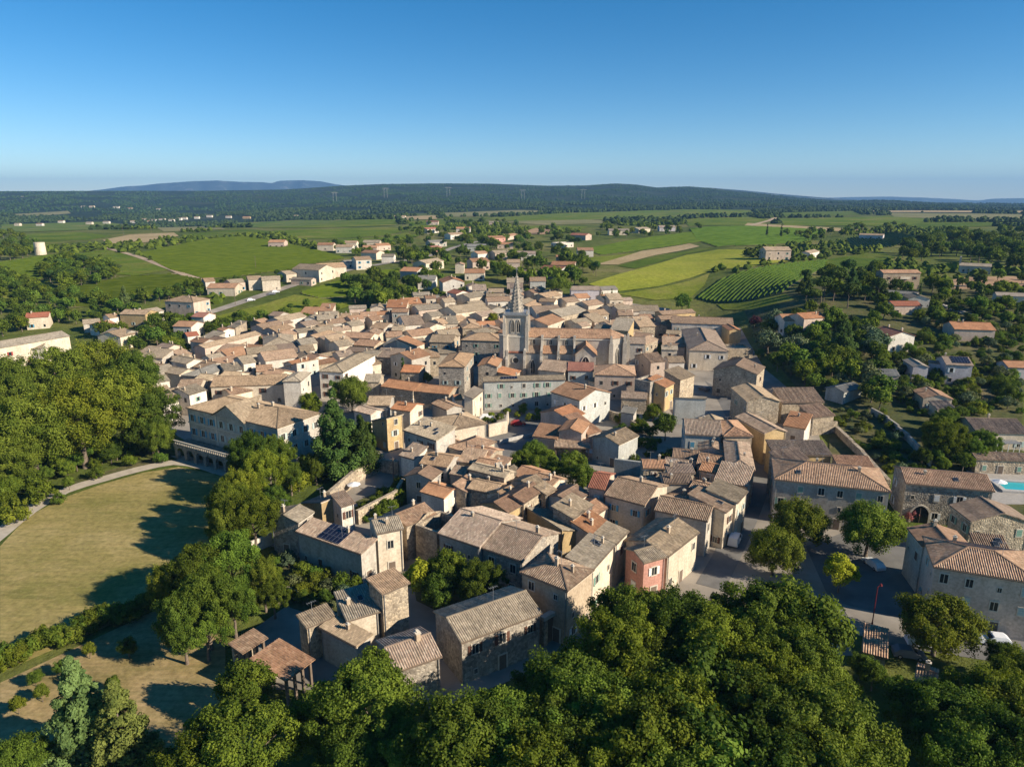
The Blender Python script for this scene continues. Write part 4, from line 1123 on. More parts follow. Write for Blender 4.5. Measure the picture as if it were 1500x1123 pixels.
  ((785, 459), (825, 457), (790, 448), 6.5, 'gx', 'blueish', M), ((822, 464), (862, 456), (828, 450), 6.5, 'gx', 'stone', T),
  ((803, 477), (828, 468), None, 7, 'gx', 'cream', O, 13), ((845, 475), (868, 472), None, 6, 'gx', 'cream', T, 9),
  ((862, 448), (885, 445), None, 6, 'gx', 'cream', M, 10), ((868, 462), (893, 460), None, 6.5, 'gx', 'stone', T, 10),
  ((830, 443), (850, 441), None, 5.5, 'gx', 'cream', M, 10), ((690, 448), (712, 446), None, 6, 'gx', 'stone', T, 9),
  ((706, 464), (730, 460), None, 6.5, 'gx', 'cream', M, 9), ((700, 490), (722, 486), None, 6.5, 'gx', 'cream', T, 8),
  ((800, 436), (824, 432), None, 5.5, 'gx', 'stone', T, 10), ((906, 462), (928, 462), None, 6, 'gx', 'stone', M, 10),
  ((868, 482), (892, 484), None, 6.5, 'gx', 'cream', T, 9), ((896, 452), (920, 450), None, 5.5, 'gx', 'cream', T, 9),
  ((715, 428), (738, 428), None, 5.5, 'gx', 'rose', T, 9), ((632, 464), (650, 462), None, 6, 'gx', 'cream', T, 9)]),

 ('on the far plain before the ridge', [((x, y), (x + w, y), None, 5, 'gx', wl, rm, 10) for x, y, w, wl, rm in
  [(205, 321, 9, 'white', T), (218, 322, 10, 'white', T), (232, 321, 9, 'white', T), (214, 324, 8, 'cream', O), (246, 322, 8, 'white', T), (190, 324, 9, 'white', T), (258, 320, 7, 'white', T),
   (150, 325, 9, 'white', T), (125, 326, 9, 'cream', T), (84, 324, 8, 'white', T), (52, 328, 9, 'white', O), (20, 328, 8, 'cream', T), (265, 319, 8, 'white', T), (284, 318, 7, 'white', T),
   (165, 303, 9, 'white', T), (118, 302, 6, 'white', T), (130, 302, 7, 'cream', T), (185, 305, 8, 'rose', O), (228, 306, 6, 'white', T), (30, 288, 6, 'white', T), (48, 288, 7, 'white', T), (302, 316, 8, 'white', T),
   (355, 318, 11, 'ochre', O), (330, 317, 8, 'white', T), (430, 316, 6, 'white', T), (575, 317, 6, 'white', T), (588, 317, 6, 'cream', T)]]),
]
for zone, lst in Q:
    for it in lst:
        A_, B_, C_, h_, rf, wl, rm = it[:7]
        lb = f"{WALLWORD[wl]} {FORMWORD[rf]} house with {ROOFWORD[rm]} roof {zone}"
        house(A_, B_, C_, h_, rf, wl, rm, lb, group=f"{WALLWORD[wl]} {ROOFWORD[rm]} {FORMWORD[rf]} houses {zone}", D=(it[7] if len(it) > 7 else None))

# small infill houses that close the gaps of the old rows
def to_px(p):
    q = Vector(p) - Vector((0, 0, CAM_Z)); dz = q.y * CP - q.z * SP
    return (CX + FPX * q.x / dz, CY - FPX * (q.y * SP + q.z * CP) / dz)

def free(x, y, r):
    for cx, cy, ux, uy, a, b in FOOT:
        dx, dy = x - cx, y - cy
        if abs(dx * ux + dy * uy) < a + r and abs(-dx * uy + dy * ux) < b + r: return False
    return True
TOWN = [(215, 535), (300, 508), (385, 482), (480, 465), (600, 455), (660, 432), (760, 432), (880, 448), (975, 468), (1010, 520), (985, 550), (900, 500), (740, 505), (690, 530), (640, 550), (560, 548), (470, 560), (400, 580), (250, 600)]
FORE = [(596, 705), (640, 668), (690, 690), (750, 712), (810, 742), (880, 790), (872, 825), (800, 805), (745, 765), (680, 755), (630, 752)]
LANE = [(955, 715), (1000, 665), (1060, 645), (1108, 690), (1070, 760), (1000, 785), (950, 790), (930, 760)]
rn = random.Random(5); made = 0; tries = 0
while made < 128 and tries < 12000:
    tries += 1
    reg = TOWN if made < 95 and tries < 6000 else (FORE if rn.random() < .6 else LANE)
    px, py = (rn.uniform(215, 1010), rn.uniform(432, 605)) if reg is TOWN else (rn.uniform(590, 1110), rn.uniform(640, 830))
    if not inside((px, py), reg): continue
    p = P(px, py); w, d = rn.uniform(5.5, 10), rn.uniform(5.5, 8.5)
    if not free(p.x, p.y, 2.6 if reg is TOWN else 1.6): continue
    if reg is not TOWN: w, d = rn.uniform(4.5, 7), rn.uniform(4.5, 7)
    near_h = min(FOOT, key=lambda q: (q[0] - p.x) ** 2 + (q[1] - p.y) ** 2)
    ang = math.atan2(near_h[3], near_h[2]) + rn.choice((0, 0, .12, -.12))
    if abs(math.cos(ang)) < .5: ang += math.pi / 2
    if math.cos(ang) < 0: ang += math.pi
    h = rn.uniform(4.5, 7.0); u_ = Vector((math.cos(ang), math.sin(ang), 0)); n_ = Vector((-u_.y, u_.x, 0)); g = p.z + h
    a = Vector((p.x, p.y, g)) - u_ * w / 2 - n_ * d / 2; b = a + u_ * w
    wl = rn.choice(['cream', 'cream', 'white', 'grey', 'stone', 'rose']); rm = rn.choice([T, T, M, M, BR, O]); rf = rn.choice(['gx', 'gx', 'gy', 'sf'])
    zone = 'in the inner court behind the ruined row' if reg is FORE else 'beside the steep street' if reg is LANE else Z_WEST if px < 400 else (Z_MID if px < 650 else Z_BACK)
    house(to_px(a), to_px(b), None, h, rf, wl, rm, f"{WALLWORD[wl]} {FORMWORD[rf]} house with {ROOFWORD[rm]} roof {zone}",
          group=f"{WALLWORD[wl]} {ROOFWORD[rm]} {FORMWORD[rf]} houses {zone}", D=d, seed=made + 900)
    made += 1
# ------------------------------------------------------------------ mansion with pediment and arcaded terrace
man = house((272, 597), (406, 628), None, 12.0, 'hip', 'grey', T, 'large shuttered mansion with pediment and arcaded terrace beside the lawn', name='mansion', cat='mansion',
            E=(464, 604), win=False, chim=2)
X, Y, h = DIMS[man.name]
for s in range(2):
    for c in range(9):
        if 0 <= c:
            put_window(man, -X + 2 * X * (c + .5) / 9, -Y + .28, 5.3 + s * 3.5, 0, 'blue' if c not in (3, 4, 5) else 'pale', True, 1.2)
for c in range(4):
    for s in range(2):
        put_window(man, X - .28, -Y + 2 * Y * (c + .5) / 4, 5.3 + s * 3.5, R(90), 'pale', True, 1.1)
pw = 2 * X / 3
pd = MB()
pd.quad([(-pw / 2, -Y - .35, h - .15), (pw / 2, -Y - .35, h - .15), (0, -Y - .35, h + 3.0)])
pd.quad([(-pw / 2, -Y - .35, h - .15), (-pw / 2, -Y + .6, h - .15), (pw / 2, -Y + .6, h - .15), (pw / 2, -Y - .35, h - .15)])
pd.build('pediment', ['grey'], man)
pr = MB()
for sx in (-1, 1):
    p0, p1, p2, p3 = (sx * (pw / 2 + .5), -Y - .75, h - .12), (0, -Y - .75, h + 3.25), (0, -Y + 9.6, h + 3.25), (sx * (pw / 2 + .5), -Y + .1, h - .12)
    q = [p0, p1, p2, p3] if sx < 0 else [p1, p0, p3, p2]
    pr.quad(list(reversed(q)))
    pr.quad([(a, b_, c - .18) for a, b_, c in q])
    pr.quad([p0, p1, (p1[0], p1[1], p1[2] - .18), (p0[0], p0[1], p0[2] - .18)])
V_, F_, UV_ = pr.v, pr.f, [(v[0] * .9 if abs(v[1] + Y) > 99 else v[1], v[0]) for v in pr.v]
obj('pediment_roof', mesh('pediment_roof', V_, F_, T, uv=UV_), man)
for xp in (-X / 3, X / 3):
    MB().box(xp - .3, xp + .3, -Y + .10, -Y + .3, 4, h - .3).build('pilaster', ['surround'], man)
MB().box(-X, X, -Y + .12, -Y + .3, 8.2, 8.45).build('string_course', ['surround'], man)
ter = MB()
n_arch = 9
for i in range(n_arch + 1):
    x = -X + 2 * X * i / n_arch
    ter.box(x - .45, x + .45, -Y - 4.0, -Y - 3.2, -.5, 3.2)
ter.box(-X - .6, X + .6, -Y - 4.1, -Y + .27, 3.2, 3.9)
for i in range(n_arch):
    x0 = -X + 2 * X * i / n_arch; w = 2 * X / n_arch
    for k in range(6):
        a0, a1 = math.pi * k / 6, math.pi * (k + 1) / 6
        r = w / 2 - .45
        q = [(x0 + w / 2 - r * math.cos(a0), -Y - 4.05, 1.7 + 1.45 * math.sin(a0)), (x0 + w / 2 - r * math.cos(a1), -Y - 4.05, 1.7 + 1.45 * math.sin(a1)),
             (x0 + w / 2 - r * math.cos(a1), -Y - 4.05, 3.25), (x0 + w / 2 - r * math.cos(a0), -Y - 4.05, 3.25)]
        ter.quad(list(reversed(q)))
ter.build('terrace_arcade', ['stone_grey'], man)
bl = MB()
for k in range(int(2 * X / .7)):
    x = -X + .7 * k
    bl.box(x - .1, x + .1, -Y - 4.0, -Y - 3.85, 3.9, 4.65)
bl.box(-X - .6, X + .6, -Y - 4.08, -Y - 3.78, 4.65, 4.82)
bl.build('balustrade', ['surround'], man)
cx, cy = man.location.x, man.location.y
FOOT.append((cx, cy, math.cos(man.rotation_euler.z), math.sin(man.rotation_euler.z), X + 1, Y + 4.5))

# ------------------------------------------------------------------ church
def arch_window(parent, w, h, loc, rz=0.0, name='window'):
    prof = [(-w / 2, 0), (w / 2, 0), (w / 2, h * .6)] + [(w / 2 - w * .5 * (k / 4) ** 1.3, h * .6 + h * .4 * math.sin(k / 4 * math.pi / 2)) for k in range(1, 5)]
    prof += [(-x, z) for x, z in reversed(prof[2:-1])] 
    v = [(x, -.05, z) for x, z in prof]
    pn = mesh('pane', v, [tuple(range(len(v)))], 'pane')
    ring, f = [], []
    cxz = h * .45
    for x, z in prof:
        for k, yy in ((1.0, -.04), (1.0, -.22), (1.22, -.22), (1.22, .02)):
            ring.append((x * k, yy, cxz + (z - cxz) * (1 + (k - 1) * .55)))
    m_ = len(prof)
    for i in range(m_):
        j = (i + 1) % m_
        for k in range(3): f.append((i * 4 + k, j * 4 + k, j * 4 + k + 1, i * 4 + k + 1))
    w_ = obj(name, mesh(name, ring, f, 'surround'), parent, loc, rz)
    obj('pane', pn, w_)
    mu = MB().box(-.06, .06, -.14, -.03, 0, h * .9)
    obj('mullion', mesh('mullion', mu.v, mu.f, 'surround', mu.m), w_)
    return w_

g0 = on_plane(742, 516, 10.3); g1 = on_plane(838, 518, 10.3)
cu = (g1 - g0); cu.z = 0; cl = cu.length; k_ = cl / 22.5
ch = empty('church', (g0.x, g0.y, 0), math.atan2(cu.y, cu.x))
tag(ch, 'pale stone Gothic church with square belfry and tall crocketed spire', 'church')
FOOT.append((g0.x + cu.x * .9, g0.y + 7, cu.x / cl, cu.y / cl, 24, 10))
CS = ['church_stone']
NX0, NX1, NY0, NY1, NH, RH = 6.3, 36.0, 5.0, 15.0, 14.7, 17.0
# nave with polygonal apse
foot = [(NX0, NY0), (NX1, NY0), (NX1 + 4.4, NY0 + 2.6), (NX1 + 5.2, 10.0), (NX1 + 4.4, NY1 - 2.6), (NX1, NY1), (NX0, NY1)]
v = [(x, y, -.5) for x, y in foot] + [(x, y, NH) for x, y in foot]; nf = len(foot)
f = [(i, (i + 1) % nf, nf + (i + 1) % nf, nf + i) for i in range(nf)]
v.append((NX0, 10, RH - .1)); f[nf - 1] = (nf - 1, 0, nf, len(v) - 1, 2 * nf - 1)
obj('nave_wall', mesh('nave_wall', v, f, CS), ch)
V, F, UV = [], [], []
pch = (RH - NH) / 5.3
slope_sheet(V, F, UV, (NX0, NY0 - .3, NH), (1, 0), (0, 1), NX1 - NX0, run_rect(1, 5.3), pch, True, 3)
slope_sheet(V, F, UV, (NX1, NY1 + .3, NH), (-1, 0), (0, -1), NX1 - NX0, run_rect(1, 5.3), pch, True, 4)
ef = [(NX1, NY0 - .3), (NX1 + 4.7, NY0 + 2.4), (NX1 + 5.5, 10), (NX1 + 4.7, NY1 - 2.4), (NX1, NY1 + .3)]
for (x0, y0), (x1, y1) in zip(ef, ef[1:]):
    b0 = len(V); V += [(x0, y0, NH + .06), (x1, y1, NH + .06), (NX1, 10, RH + .06)]
    l_ = math.hypot(x1 - x0, y1 - y0); UV += [(0, 0), (l_, 0), (l_ / 2, 5)]; F.append((b0, b0 + 1, b0 + 2))
ridge_cap(V, F, UV, (NX0, 10, RH), (NX1, 10, RH), .25)
obj('nave_roof', mesh('nave_roof', V, F, M, uv=UV), ch)
cb = MB()
cb.box(NX0, NX1, NY0 - .28, NY0 - .02, NH - .55, NH - .08)
cb.build('cornice', ['plaster_light'], ch)
# side aisle with lean-to roofs between buttresses
MB().box(0, 23.4, 0, NY0 - .02, -.5, 10.1).build('aisle_wall', CS, ch)
bx_ = [0.2, 6.3, 12.0, 17.8, 23.2]
for x0, x1 in zip(bx_, bx_[1:]):
    V, F, UV = [], [], []
    slope_sheet(V, F, UV, (x0 + .35, -.3, 10.2), (1, 0), (0, 1), x1 - x0 - .7, run_rect(1, 5.2), .33, True, int(x0 * 9))
    obj('aisle_roof', mesh('aisle_roof', V, F, M if x0 > 1 else 'tile_red', uv=UV), ch)
for x in bx_:
    b = MB().box(x - .42, x + .42, -1.6, .6, -.5, 8.2).box(x - .42, x + .42, -.9, .6, 8.2, 11.2, top=1.0)
    b.quad([(x - .42, -1.6, 8.2), (x + .42, -1.6, 8.2), (x + .42, -.9, 9.3), (x - .42, -.9, 9.3)])
    b.quad([(x - .3, -.9, 11.2), (x + .3, -.9, 11.2), (x + .3, 5, 14.2), (x - .3, 5, 14.2)]).quad([(x - .3, .6, 9.9), (x - .3, 5, 11.6), (x - .3, 5, 14.2), (x - .3, -.9, 11.2)]).quad([(x + .3, 5, 11.6), (x + .3, .6, 9.9), (x + .3, -.9, 11.2), (x + .3, 5, 14.2)])
    b.box(x - .5, x + .5, 3.9, 5.4, 11.3, 15.6, top=.8)
    b.build('buttress', CS, ch)
for x in (9.1, 14.9, 20.4): arch_window(ch, 1.5, 4.6, (x, -.02, 3.2))
for x in (9.1, 14.9, 20.4, 27.5): arch_window(ch, 1.0, 1.9, (x, NY0 - .02, 12.3))
rw = MB()
for k in range(16):
    a0, a1 = 2 * math.pi * k / 16, 2 * math.pi * (k + 1) / 16
    rw.quad([(1.0 * math.cos(a0), -.2, 1.0 * math.sin(a0)), (1.0 * math.cos(a1), -.2, 1.0 * math.sin(a1)), (1.3 * math.cos(a1), -.2, 1.3 * math.sin(a1)), (1.3 * math.cos(a0), -.2, 1.3 * math.sin(a0))])
    rw.quad([(1.0 * math.cos(a0), -.03, 1.0 * math.sin(a0)), (1.0 * math.cos(a1), -.03, 1.0 * math.sin(a1)), (1.0 * math.cos(a1), -.2, 1.0 * math.sin(a1)), (1.0 * math.cos(a0), -.2, 1.0 * math.sin(a0))])
r_ = rw.build('rose_window', ['surround'], ch, (3.2, -.02, 7.6))
obj('pane', mesh('pane', [(1.0 * math.cos(2 * math.pi * k / 16), -.06, 1.0 * math.sin(2 * math.pi * k / 16)) for k in range(16)], [tuple(range(16))], 'pane'), r_)
for x in (2.4, 4.0): arch_window(ch, .8, 2.4, (x, -.02, 2.4))
# gabled side chapel
MB().box(23.6, 30.6, -2.2, NY0 - .02, -.5, 10.6).build('chapel_wall', CS, ch)
gb = MB()
gb.quad([(23.6, -2.2, 10.6), (30.6, -2.2, 10.6), (27.1, -2.2, 13.9)])
gb.build('chapel_gable', CS, ch)
V, F, UV = [], [], []
slope_sheet(V, F, UV, (23.2, 5.0, 10.4), (0, -1), (1, 0), 7.6, run_rect(1, 3.9), .9, True, 5)
slope_sheet(V, F, UV, (31.0, -2.6, 10.4), (0, 1), (-1, 0), 7.6, run_rect(1, 3.9), .9, True, 6)
obj('chapel_roof', mesh('chapel_roof', V, F, O, uv=UV), ch)
arch_window(ch, 2.6, 5.2, (27.1, -2.22, 4.6))
for x, y in ((NX1 - .2, NY0 - .9), (NX1 + 4.6, NY0 + 1.6), (NX1 + 5.9, 10)):
    MB().box(x - .7, x + .7, y - .7, y + .7, -.5, 13.2).box(x - .5, x + .5, y - .4, y + .7, 13.2, 15.8, top=.6).build('buttress', CS, ch)
arch_window(ch, 1.2, 6, (NX1 + 2.2, NY0 + 1.25, 5.0), R(30))
# tower
tx0, tx1, ty0, ty1, th = -.8, 6.9, .8, 8.5, 23.0
tm = MB().box(tx0, tx1, ty0, ty1, -.5, 15.6).box(tx0 + .25, tx1 - .25, ty0 + .25, ty1 - .25, 15.6, th)
tm.build('tower', CS, ch)
MB().box(tx0 - .1, tx1 + .1, ty0 - .1, ty1 + .1, 15.5, 15.9).build('string_course', ['plaster_light'], ch)
MB().box(tx0 - .35, tx1 + .35, ty0 - .35, ty1 + .35, th, th + .55).box(tx0 - .1, tx1 + .1, ty0 - .1, ty1 + .1, th + .55, th + .9).build('tower_cornice', ['metal_grey'], ch)
for x, y in ((tx0, ty0), (tx1, ty0), (tx1, ty1), (tx0, ty1)):
    MB().box(x - .55, x + .55, y - .55, y + .55, -.5, th - 2.5).box(x - .4, x + .4, y - .4, y + .4, th - 2.5, th + 1.8, top=.5).build('corner_buttress', CS, ch)
for x in (2.1, 4.0): arch_window(ch, 1.15, 4.2, (x, ty0 + .24, 17.2), 0, 'belfry_window')
for y in (3.8, 5.6): arch_window(ch, 1.15, 4.2, (tx1 - .24, y, 17.2), R(90), 'belfry_window')
sc_, sr = (3.05, 4.65), 2.55
sp = MB(); ring = [(sc_[0] + sr * math.cos(math.pi / 8 + k * math.pi / 4), sc_[1] + sr * math.sin(math.pi / 8 + k * math.pi / 4)) for k in range(8)]
apex = (sc_[0], sc_[1], 37.2)
for k in range(8):
    (x0, y0), (x1, y1) = ring[k], ring[(k + 1) % 8]
    sp.quad([(x0, y0, th + .9), (x1, y1, th + .9), apex])
spo = sp.build('spire', ['metal_grey'], ch)
spo.data.materials[0] = MATS['stone_grey']
cr = MB()
for k in range(8):
    for q in range(1, 11):
        t = q / 11.5
        x, y, z = ring[k][0] * (1 - t) + apex[0] * t, ring[k][1] * (1 - t) + apex[1] * t, (th + .9) * (1 - t) + apex[2] * t
        s_ = .26 * (1 - .4 * t); dx, dy = (x - apex[0]), (y - apex[1]); l_ = math.hypot(dx, dy) + 1e-6
        cr.box(x + dx / l_ * .1 - s_, x + dx / l_ * .1 + s_, y + dy / l_ * .1 - s_, y + dy / l_ * .1 + s_, z, z + s_ * 1.6, top=.4)
obj('crockets', mesh('crockets', cr.v, cr.f, CS, cr.m), spo)
MB().tube((apex[0], apex[1], 36.8), (apex[0], apex[1], 39.0), .06, .05).box(apex[0] - .5, apex[0] + .5, apex[1] - .04, apex[1] + .04, 38.1, 38.25).build('cross', ['metal_grey'], ch)
MB().tube((-1.0, .6, -.5), (-1.0, .6, 16.0), 1.7, 1.6, 8).tube((-1.0, .6, 16), (-1.0, .6, 16.5), 1.85, 1.85, 8).build('stair_turret', ['plaster_light'], ch).data.materials[0] = MATS['church_stone']

# ------------------------------------------------------------------ free-standing walls
def wall_line(pix, hgt, thick, mat, label, coping=None, name='garden_wall'):
    pts = [P(x, y) for x, y in pix]
    root = empty(name, pts[0])
    for a, b_ in zip(pts, pts[1:]):
        d = b_ - a; L = math.hypot(d.x, d.y); ang = math.atan2(d.y, d.x)
        n = max(1, int(L / 6))
        m_ = MB()
        for k in range(n):
            z = tz(a.x + d.x * (k + .5) / n, a.y + d.y * (k + .5) / n) - a.z
            m_.box(L * k / n - .02, L * (k + 1) / n + .02, -thick / 2, thick / 2, z - .8, z + hgt + random.uniform(-.12, .12))
        s = m_.build('wall_section', [mat], root, a - pts[0], ang)
        if coping:
            c = MB().box(0, L, -thick / 2 - .12, thick / 2 + .12, hgt + .12, hgt + .24).build('coping', [coping], root, a - pts[0], ang)
    return tag(root, label, 'wall')
wall_line([(482, 742), (523, 705), (556, 690), (584, 694)], 3.2, .8, 'stone', 'high sunlit stone wall climbing beside the wooded park')
wall_line([(524, 768), (580, 738), (590, 720), (618, 712)], 3.0, .7, 'stone', 'stone wall dividing the two walled gardens')
wall_line([(350, 818), (399, 797)], 2.2, .4, 'plaster_light', 'pale rendered wall between park trees and stone end house')
wall_line([(398, 860), (440, 880)], 1.6, .5, 'stone', 'low stone wall at the courtyard vegetable garden')
wall_line([(900, 694), (948, 700)], 3.8, .6, 'blueish', 'shaded blue-grey rendered wall below garden ruins')
wall_line([(950, 690), (982, 694), (996, 684)], 3.2, .7, 'stone_grey', 'broken grey stone ruin wall beside grey sagging house')
wall_line([(846, 598), (905, 618), (930, 632)], 2.6, .5, 'stone', 'long brown stone wall behind the orange-roofed halls')
wall_line([(716, 640), (742, 634), (744, 620)], 3.6, .5, 'cream', 'pale rendered yard wall beside the town square')
wall_line([(1155, 640), (1224, 634)], 3.4, .6, 'stone', 'stone courtyard wall in front of round courtyard tree')
wall_line([(1224, 634), (1262, 672), (1300, 716)], 2.2, .9, 'stone', 'long stone garden wall beside the wild slope')
wall_line([(1276, 606), (1300, 622), (1330, 648), (1362, 684)], 2.2, .5, 'grey', 'grey retaining wall climbing below the bungalow gardens')
wall_line([(1344, 884), (1352, 862)], 2.4, .4, 'grey', 'short grey yard wall by the corner house')
wall_line([(732, 650), (800, 634)], .9, .3, 'concrete', 'low white wall along the hedge below blue-grey house')
wall_line([(1205, 497), (1270, 502), (1330, 506)], 1.4, .5, 'stone', 'low terrace wall below the pine grove villas')
# gate between the barn and the corner house
a, b_ = P(797, 944), P(817, 932)
gt = empty('gateway', a, math.atan2((b_ - a).y, (b_ - a).x)); gl = (b_ - a).length
tag(gt, 'stone gateway with wooden doors between long barn and tan house', 'gate')
for x in (0, gl): MB().box(x - .35, x + .35, -.35, .35, -.3, 4.2).build('pier', ['stone'], gt)
MB().box(-.5, gl + .5, -.45, .45, 4.2, 4.75).build('lintel', ['surround'], gt)
for x0, x1 in ((.35, gl / 2 - .02), (gl / 2 + .02, gl - .35)): MB().box(x0, x1, -.06, .06, 0, 4.1).build('door_leaf', ['wood_old'], gt)
# open barns with posts
def open_barn(A, B, C, h, label, pitch=.14):
    r = house(A, B, C, h, 'sf', 'stone', M, label, name='open_barn', cat='barn', pitch=pitch, win=False, chim=0, cornice=False)
    X, Y, _ = DIMS[r.name]
    for o in list(r.children):
        if o.name.startswith('wall'): bpy.data.objects.remove(o)
    for x in np.linspace(-X + .5, X - .5, 4):
        MB().box(x - .16, x + .16, -Y + .4, -Y + .72, -.3, h - .02).build('post', ['wood_old'], r)
    MB().box(-X + .3, X - .3, Y - .7, Y - .3, -.3, h + (2 * Y - .6) * pitch - .1).build('back_wall', ['stone'], r)
    for x in np.linspace(-X + .5, X - .5, 6):
        MB().quad([(x - .1, -Y + .2, h - .12), (x + .1, -Y + .2, h - .12), (x + .1, Y - .4, h + (2 * Y - .6) * pitch - .12), (x - .1, Y - .4, h + (2 * Y - .6) * pitch - .12)]).build('rafter', ['wood_old'], r)
open_barn((419, 998), (462, 965), (368, 963), 4.0, 'open timber barn with ribbed tile roof above farm machinery')
open_barn((355, 958), (393, 934), (331, 946), 3.4, 'smaller open shed with worn tile roof beside park trees')
open_barn((811, 655), (865, 657), (817, 641), 3.8, 'open market porch with orange roof beside town square trees')
# round stair turret house, windmill, chapel bellcote
def round_tower(px, py, r, h, wall, rmat, label, name, cone=.45):
    p = P(px, py)
    t = empty(name, p); n = 20
    tw = MB().tube((0, 0, -1), (0, 0, h), r, r * .95, n, cap=not rmat); tw.build('wall', [wall], t)
    if rmat:
        v = [(1.12 * r * math.cos(2 * math.pi * k / n), 1.12 * r * math.sin(2 * math.pi * k / n), h) for k in range(n)] + [(0, 0, h + r * cone)]
        obj('roof', mesh('roof', v, [(k, (k + 1) % n, n) for k in range(n)] + [tuple(reversed(range(n)))], rmat, uv=[(q[0], q[1]) for q in v]), t)
    put_window(t, 0, -r, h * .55, 0, 'none', True, .7)
    FOOT.append((p.x, p.y, 1, 0, r, r))
    return tag(t, label, 'tower')
round_tower(872, 579, 2.6, 5.2, 'cream', M, 'round cream turret with conical tile roof below the rose house', 'round_turret')
round_tower(60, 373, 4.2, 10.0, 'cream', None, 'round pale windmill tower without sails on vineyard edge', 'windmill_tower')
cp = house((1405, 389), (1453, 391), None, 4.5, 'gx', 'church_stone', T, 'small pale stone chapel with bellcote before oak wood', name='chapel', cat='chapel', D=9, chim=0)
X, Y, h = DIMS[cp.name]
MB().box(-X - .1, -X + .9, -1.1, 1.1, h - 1, h + 3.2).box(-X - .1, -X + .9, -.9, -.4, h + 3.2, h + 4.6).box(-X - .1, -X + .9, .4, .9, h + 3.2, h + 4.6).box(-X - .2, -X + 1, -1, 1, h + 4.6, h + 5.3, top=.4).build('bellcote', ['church_stone'], cp)
# balconies on the apartment house, canopy on the stone gable house
for r_, lst in (('three-storey tan apartment', [(-.45, 2.7), (.1, 2.7), (.1, 5.3)]),):
    for root, *_ in HOUSES:
        if root.get('label', '').startswith(r_):
            X, Y, h = DIMS[root.name]
            for fx_, z in lst:
                x = X * fx_ * 1.4
                b = MB().box(x - 2.4, x + 2.4, -Y - .9, -Y + .27, z - .15, z).box(x - 2.4, x + 2.4, -Y - .9, -Y - .82, z, z + 1.0)
                b.build('balcony', ['cream'], root)
for root, *_ in HOUSES:
    lb = root.get('label', '')
    X, Y, h = DIMS[root.name]
    if 'white balcony canopy' in lb:
        MB().box(X * .1, X * .62, -Y - 2.2, -Y + .27, 3.9, 4.1).box(X * .1, X * .13, -Y - 2.1, -Y - 2.0, 1, 3.9).box(X * .59, X * .62, -Y - 2.1, -Y - 2.0, 1, 3.9).box(X * .1, X * .62, -Y - 2.2, -Y + .27, -.3, 1.0).build('balcony_canopy', ['shutter_white'], root)
    if 'white slatted balcony' in lb:
        bb = MB().box(-X * .8, X * .9, -Y - 2.0, -Y + .27, 3.2, 3.4)
        for k in range(26): bb.box(-X * .8 + 1.7 * X * k / 26, -X * .8 + 1.7 * X * k / 26 + .1, -Y - 2.0, -Y - 1.9, 3.4, 4.6)
        bb.box(-X * .8, X * .9, -Y - 2.05, -Y - 1.85, 4.6, 4.75).build('balcony', ['shutter_white'], root)
    if 'arched wooden door' in lb:
        d_ = arch_window(root, 3.0, 3.6, (-X * .55, -Y + .27, 0), 0, 'arched_door'); d_.children[0].data.materials[0] = MATS['wood_old']
    if 'glazed veranda' in lb:
        MB().box(-X * .6, X * .5, -Y - 2.5, -Y + .2, 2.7, 2.85).build('veranda_roof', ['metal_grey'], root)
        for k in range(6): MB().box(-X * .6 + k * X * .21, -X * .6 + k * X * .21 + .12, -Y - 2.4, -Y - 2.28, -.3, 2.7).build('veranda_post', ['shutter_white'], root)
    if 'teal door' in lb:
        MB().box(-.6, .6, -Y + .1, -Y + .27, 0, 2.4).build('painted_door', ['shutter_blue'], root)
# ------------------------------------------------------------------ trees
def crown_mesh(name, seed, mat, clumps, leaves, leaf, aspect=1.3, flat=0.0):
    """clumps: array (n,4) x,y,z,r ; many small leaf quads around each clump centre"""
    r = np.random.default_rng(seed)
    n = len(clumps) * leaves
    cc = np.repeat(clumps, leaves, axis=0)
    d = r.normal(size=(n, 3)); d /= np.linalg.norm(d, axis=1)[:, None]
    rad = r.random(n) ** .45
    pos = cc[:, :3] + d * (cc[:, 3] * rad)[:, None]
    ctr = clumps[:, :3].mean(0)
    out = pos - ctr; out /= np.linalg.norm(out, axis=1)[:, None] + 1e-6
    nrm = d * .8 + out * .5 + r.normal(size=(n, 3)) * .55 + np.array([0, 0, flat])
    nrm /= np.linalg.norm(nrm, axis=1)[:, None]
    a = np.cross(nrm, r.normal(size=(n, 3))); a /= np.linalg.norm(a, axis=1)[:, None] + 1e-6
    b = np.cross(nrm, a)
    s = leaf * r.uniform(.55, 1.2, n)[:, None]
    a = a * s * aspect * .5; b = b * s * .5
    v = np.stack([pos - a, pos + b * .9 , pos + a, pos - b * .9], 1).reshape(-1, 3)
    f = np.arange(4 * n).reshape(-1, 4)
    me = bpy.data.meshes.new(name)
    me.vertices.add(4 * n); me.vertices.foreach_set('co', v.ravel())
    me.loops.add(4 * n); me.loops.foreach_set('vertex_index', f.ravel())
    me.polygons.add(n); me.polygons.foreach_set('loop_start', np.arange(0, 4 * n, 4))
    me.materials.append(MATS[mat])
    ct = np.repeat(r.random(len(clumps)), leaves)
    tint = np.clip(ct * .7 + r.random(n) * .4, 0, 1)
    at = me.attributes.new('tint', 'FLOAT', 'POINT'); at.data.foreach_set('value', np.repeat(tint, 4))
    me.update(calc_edges=True)
    return me

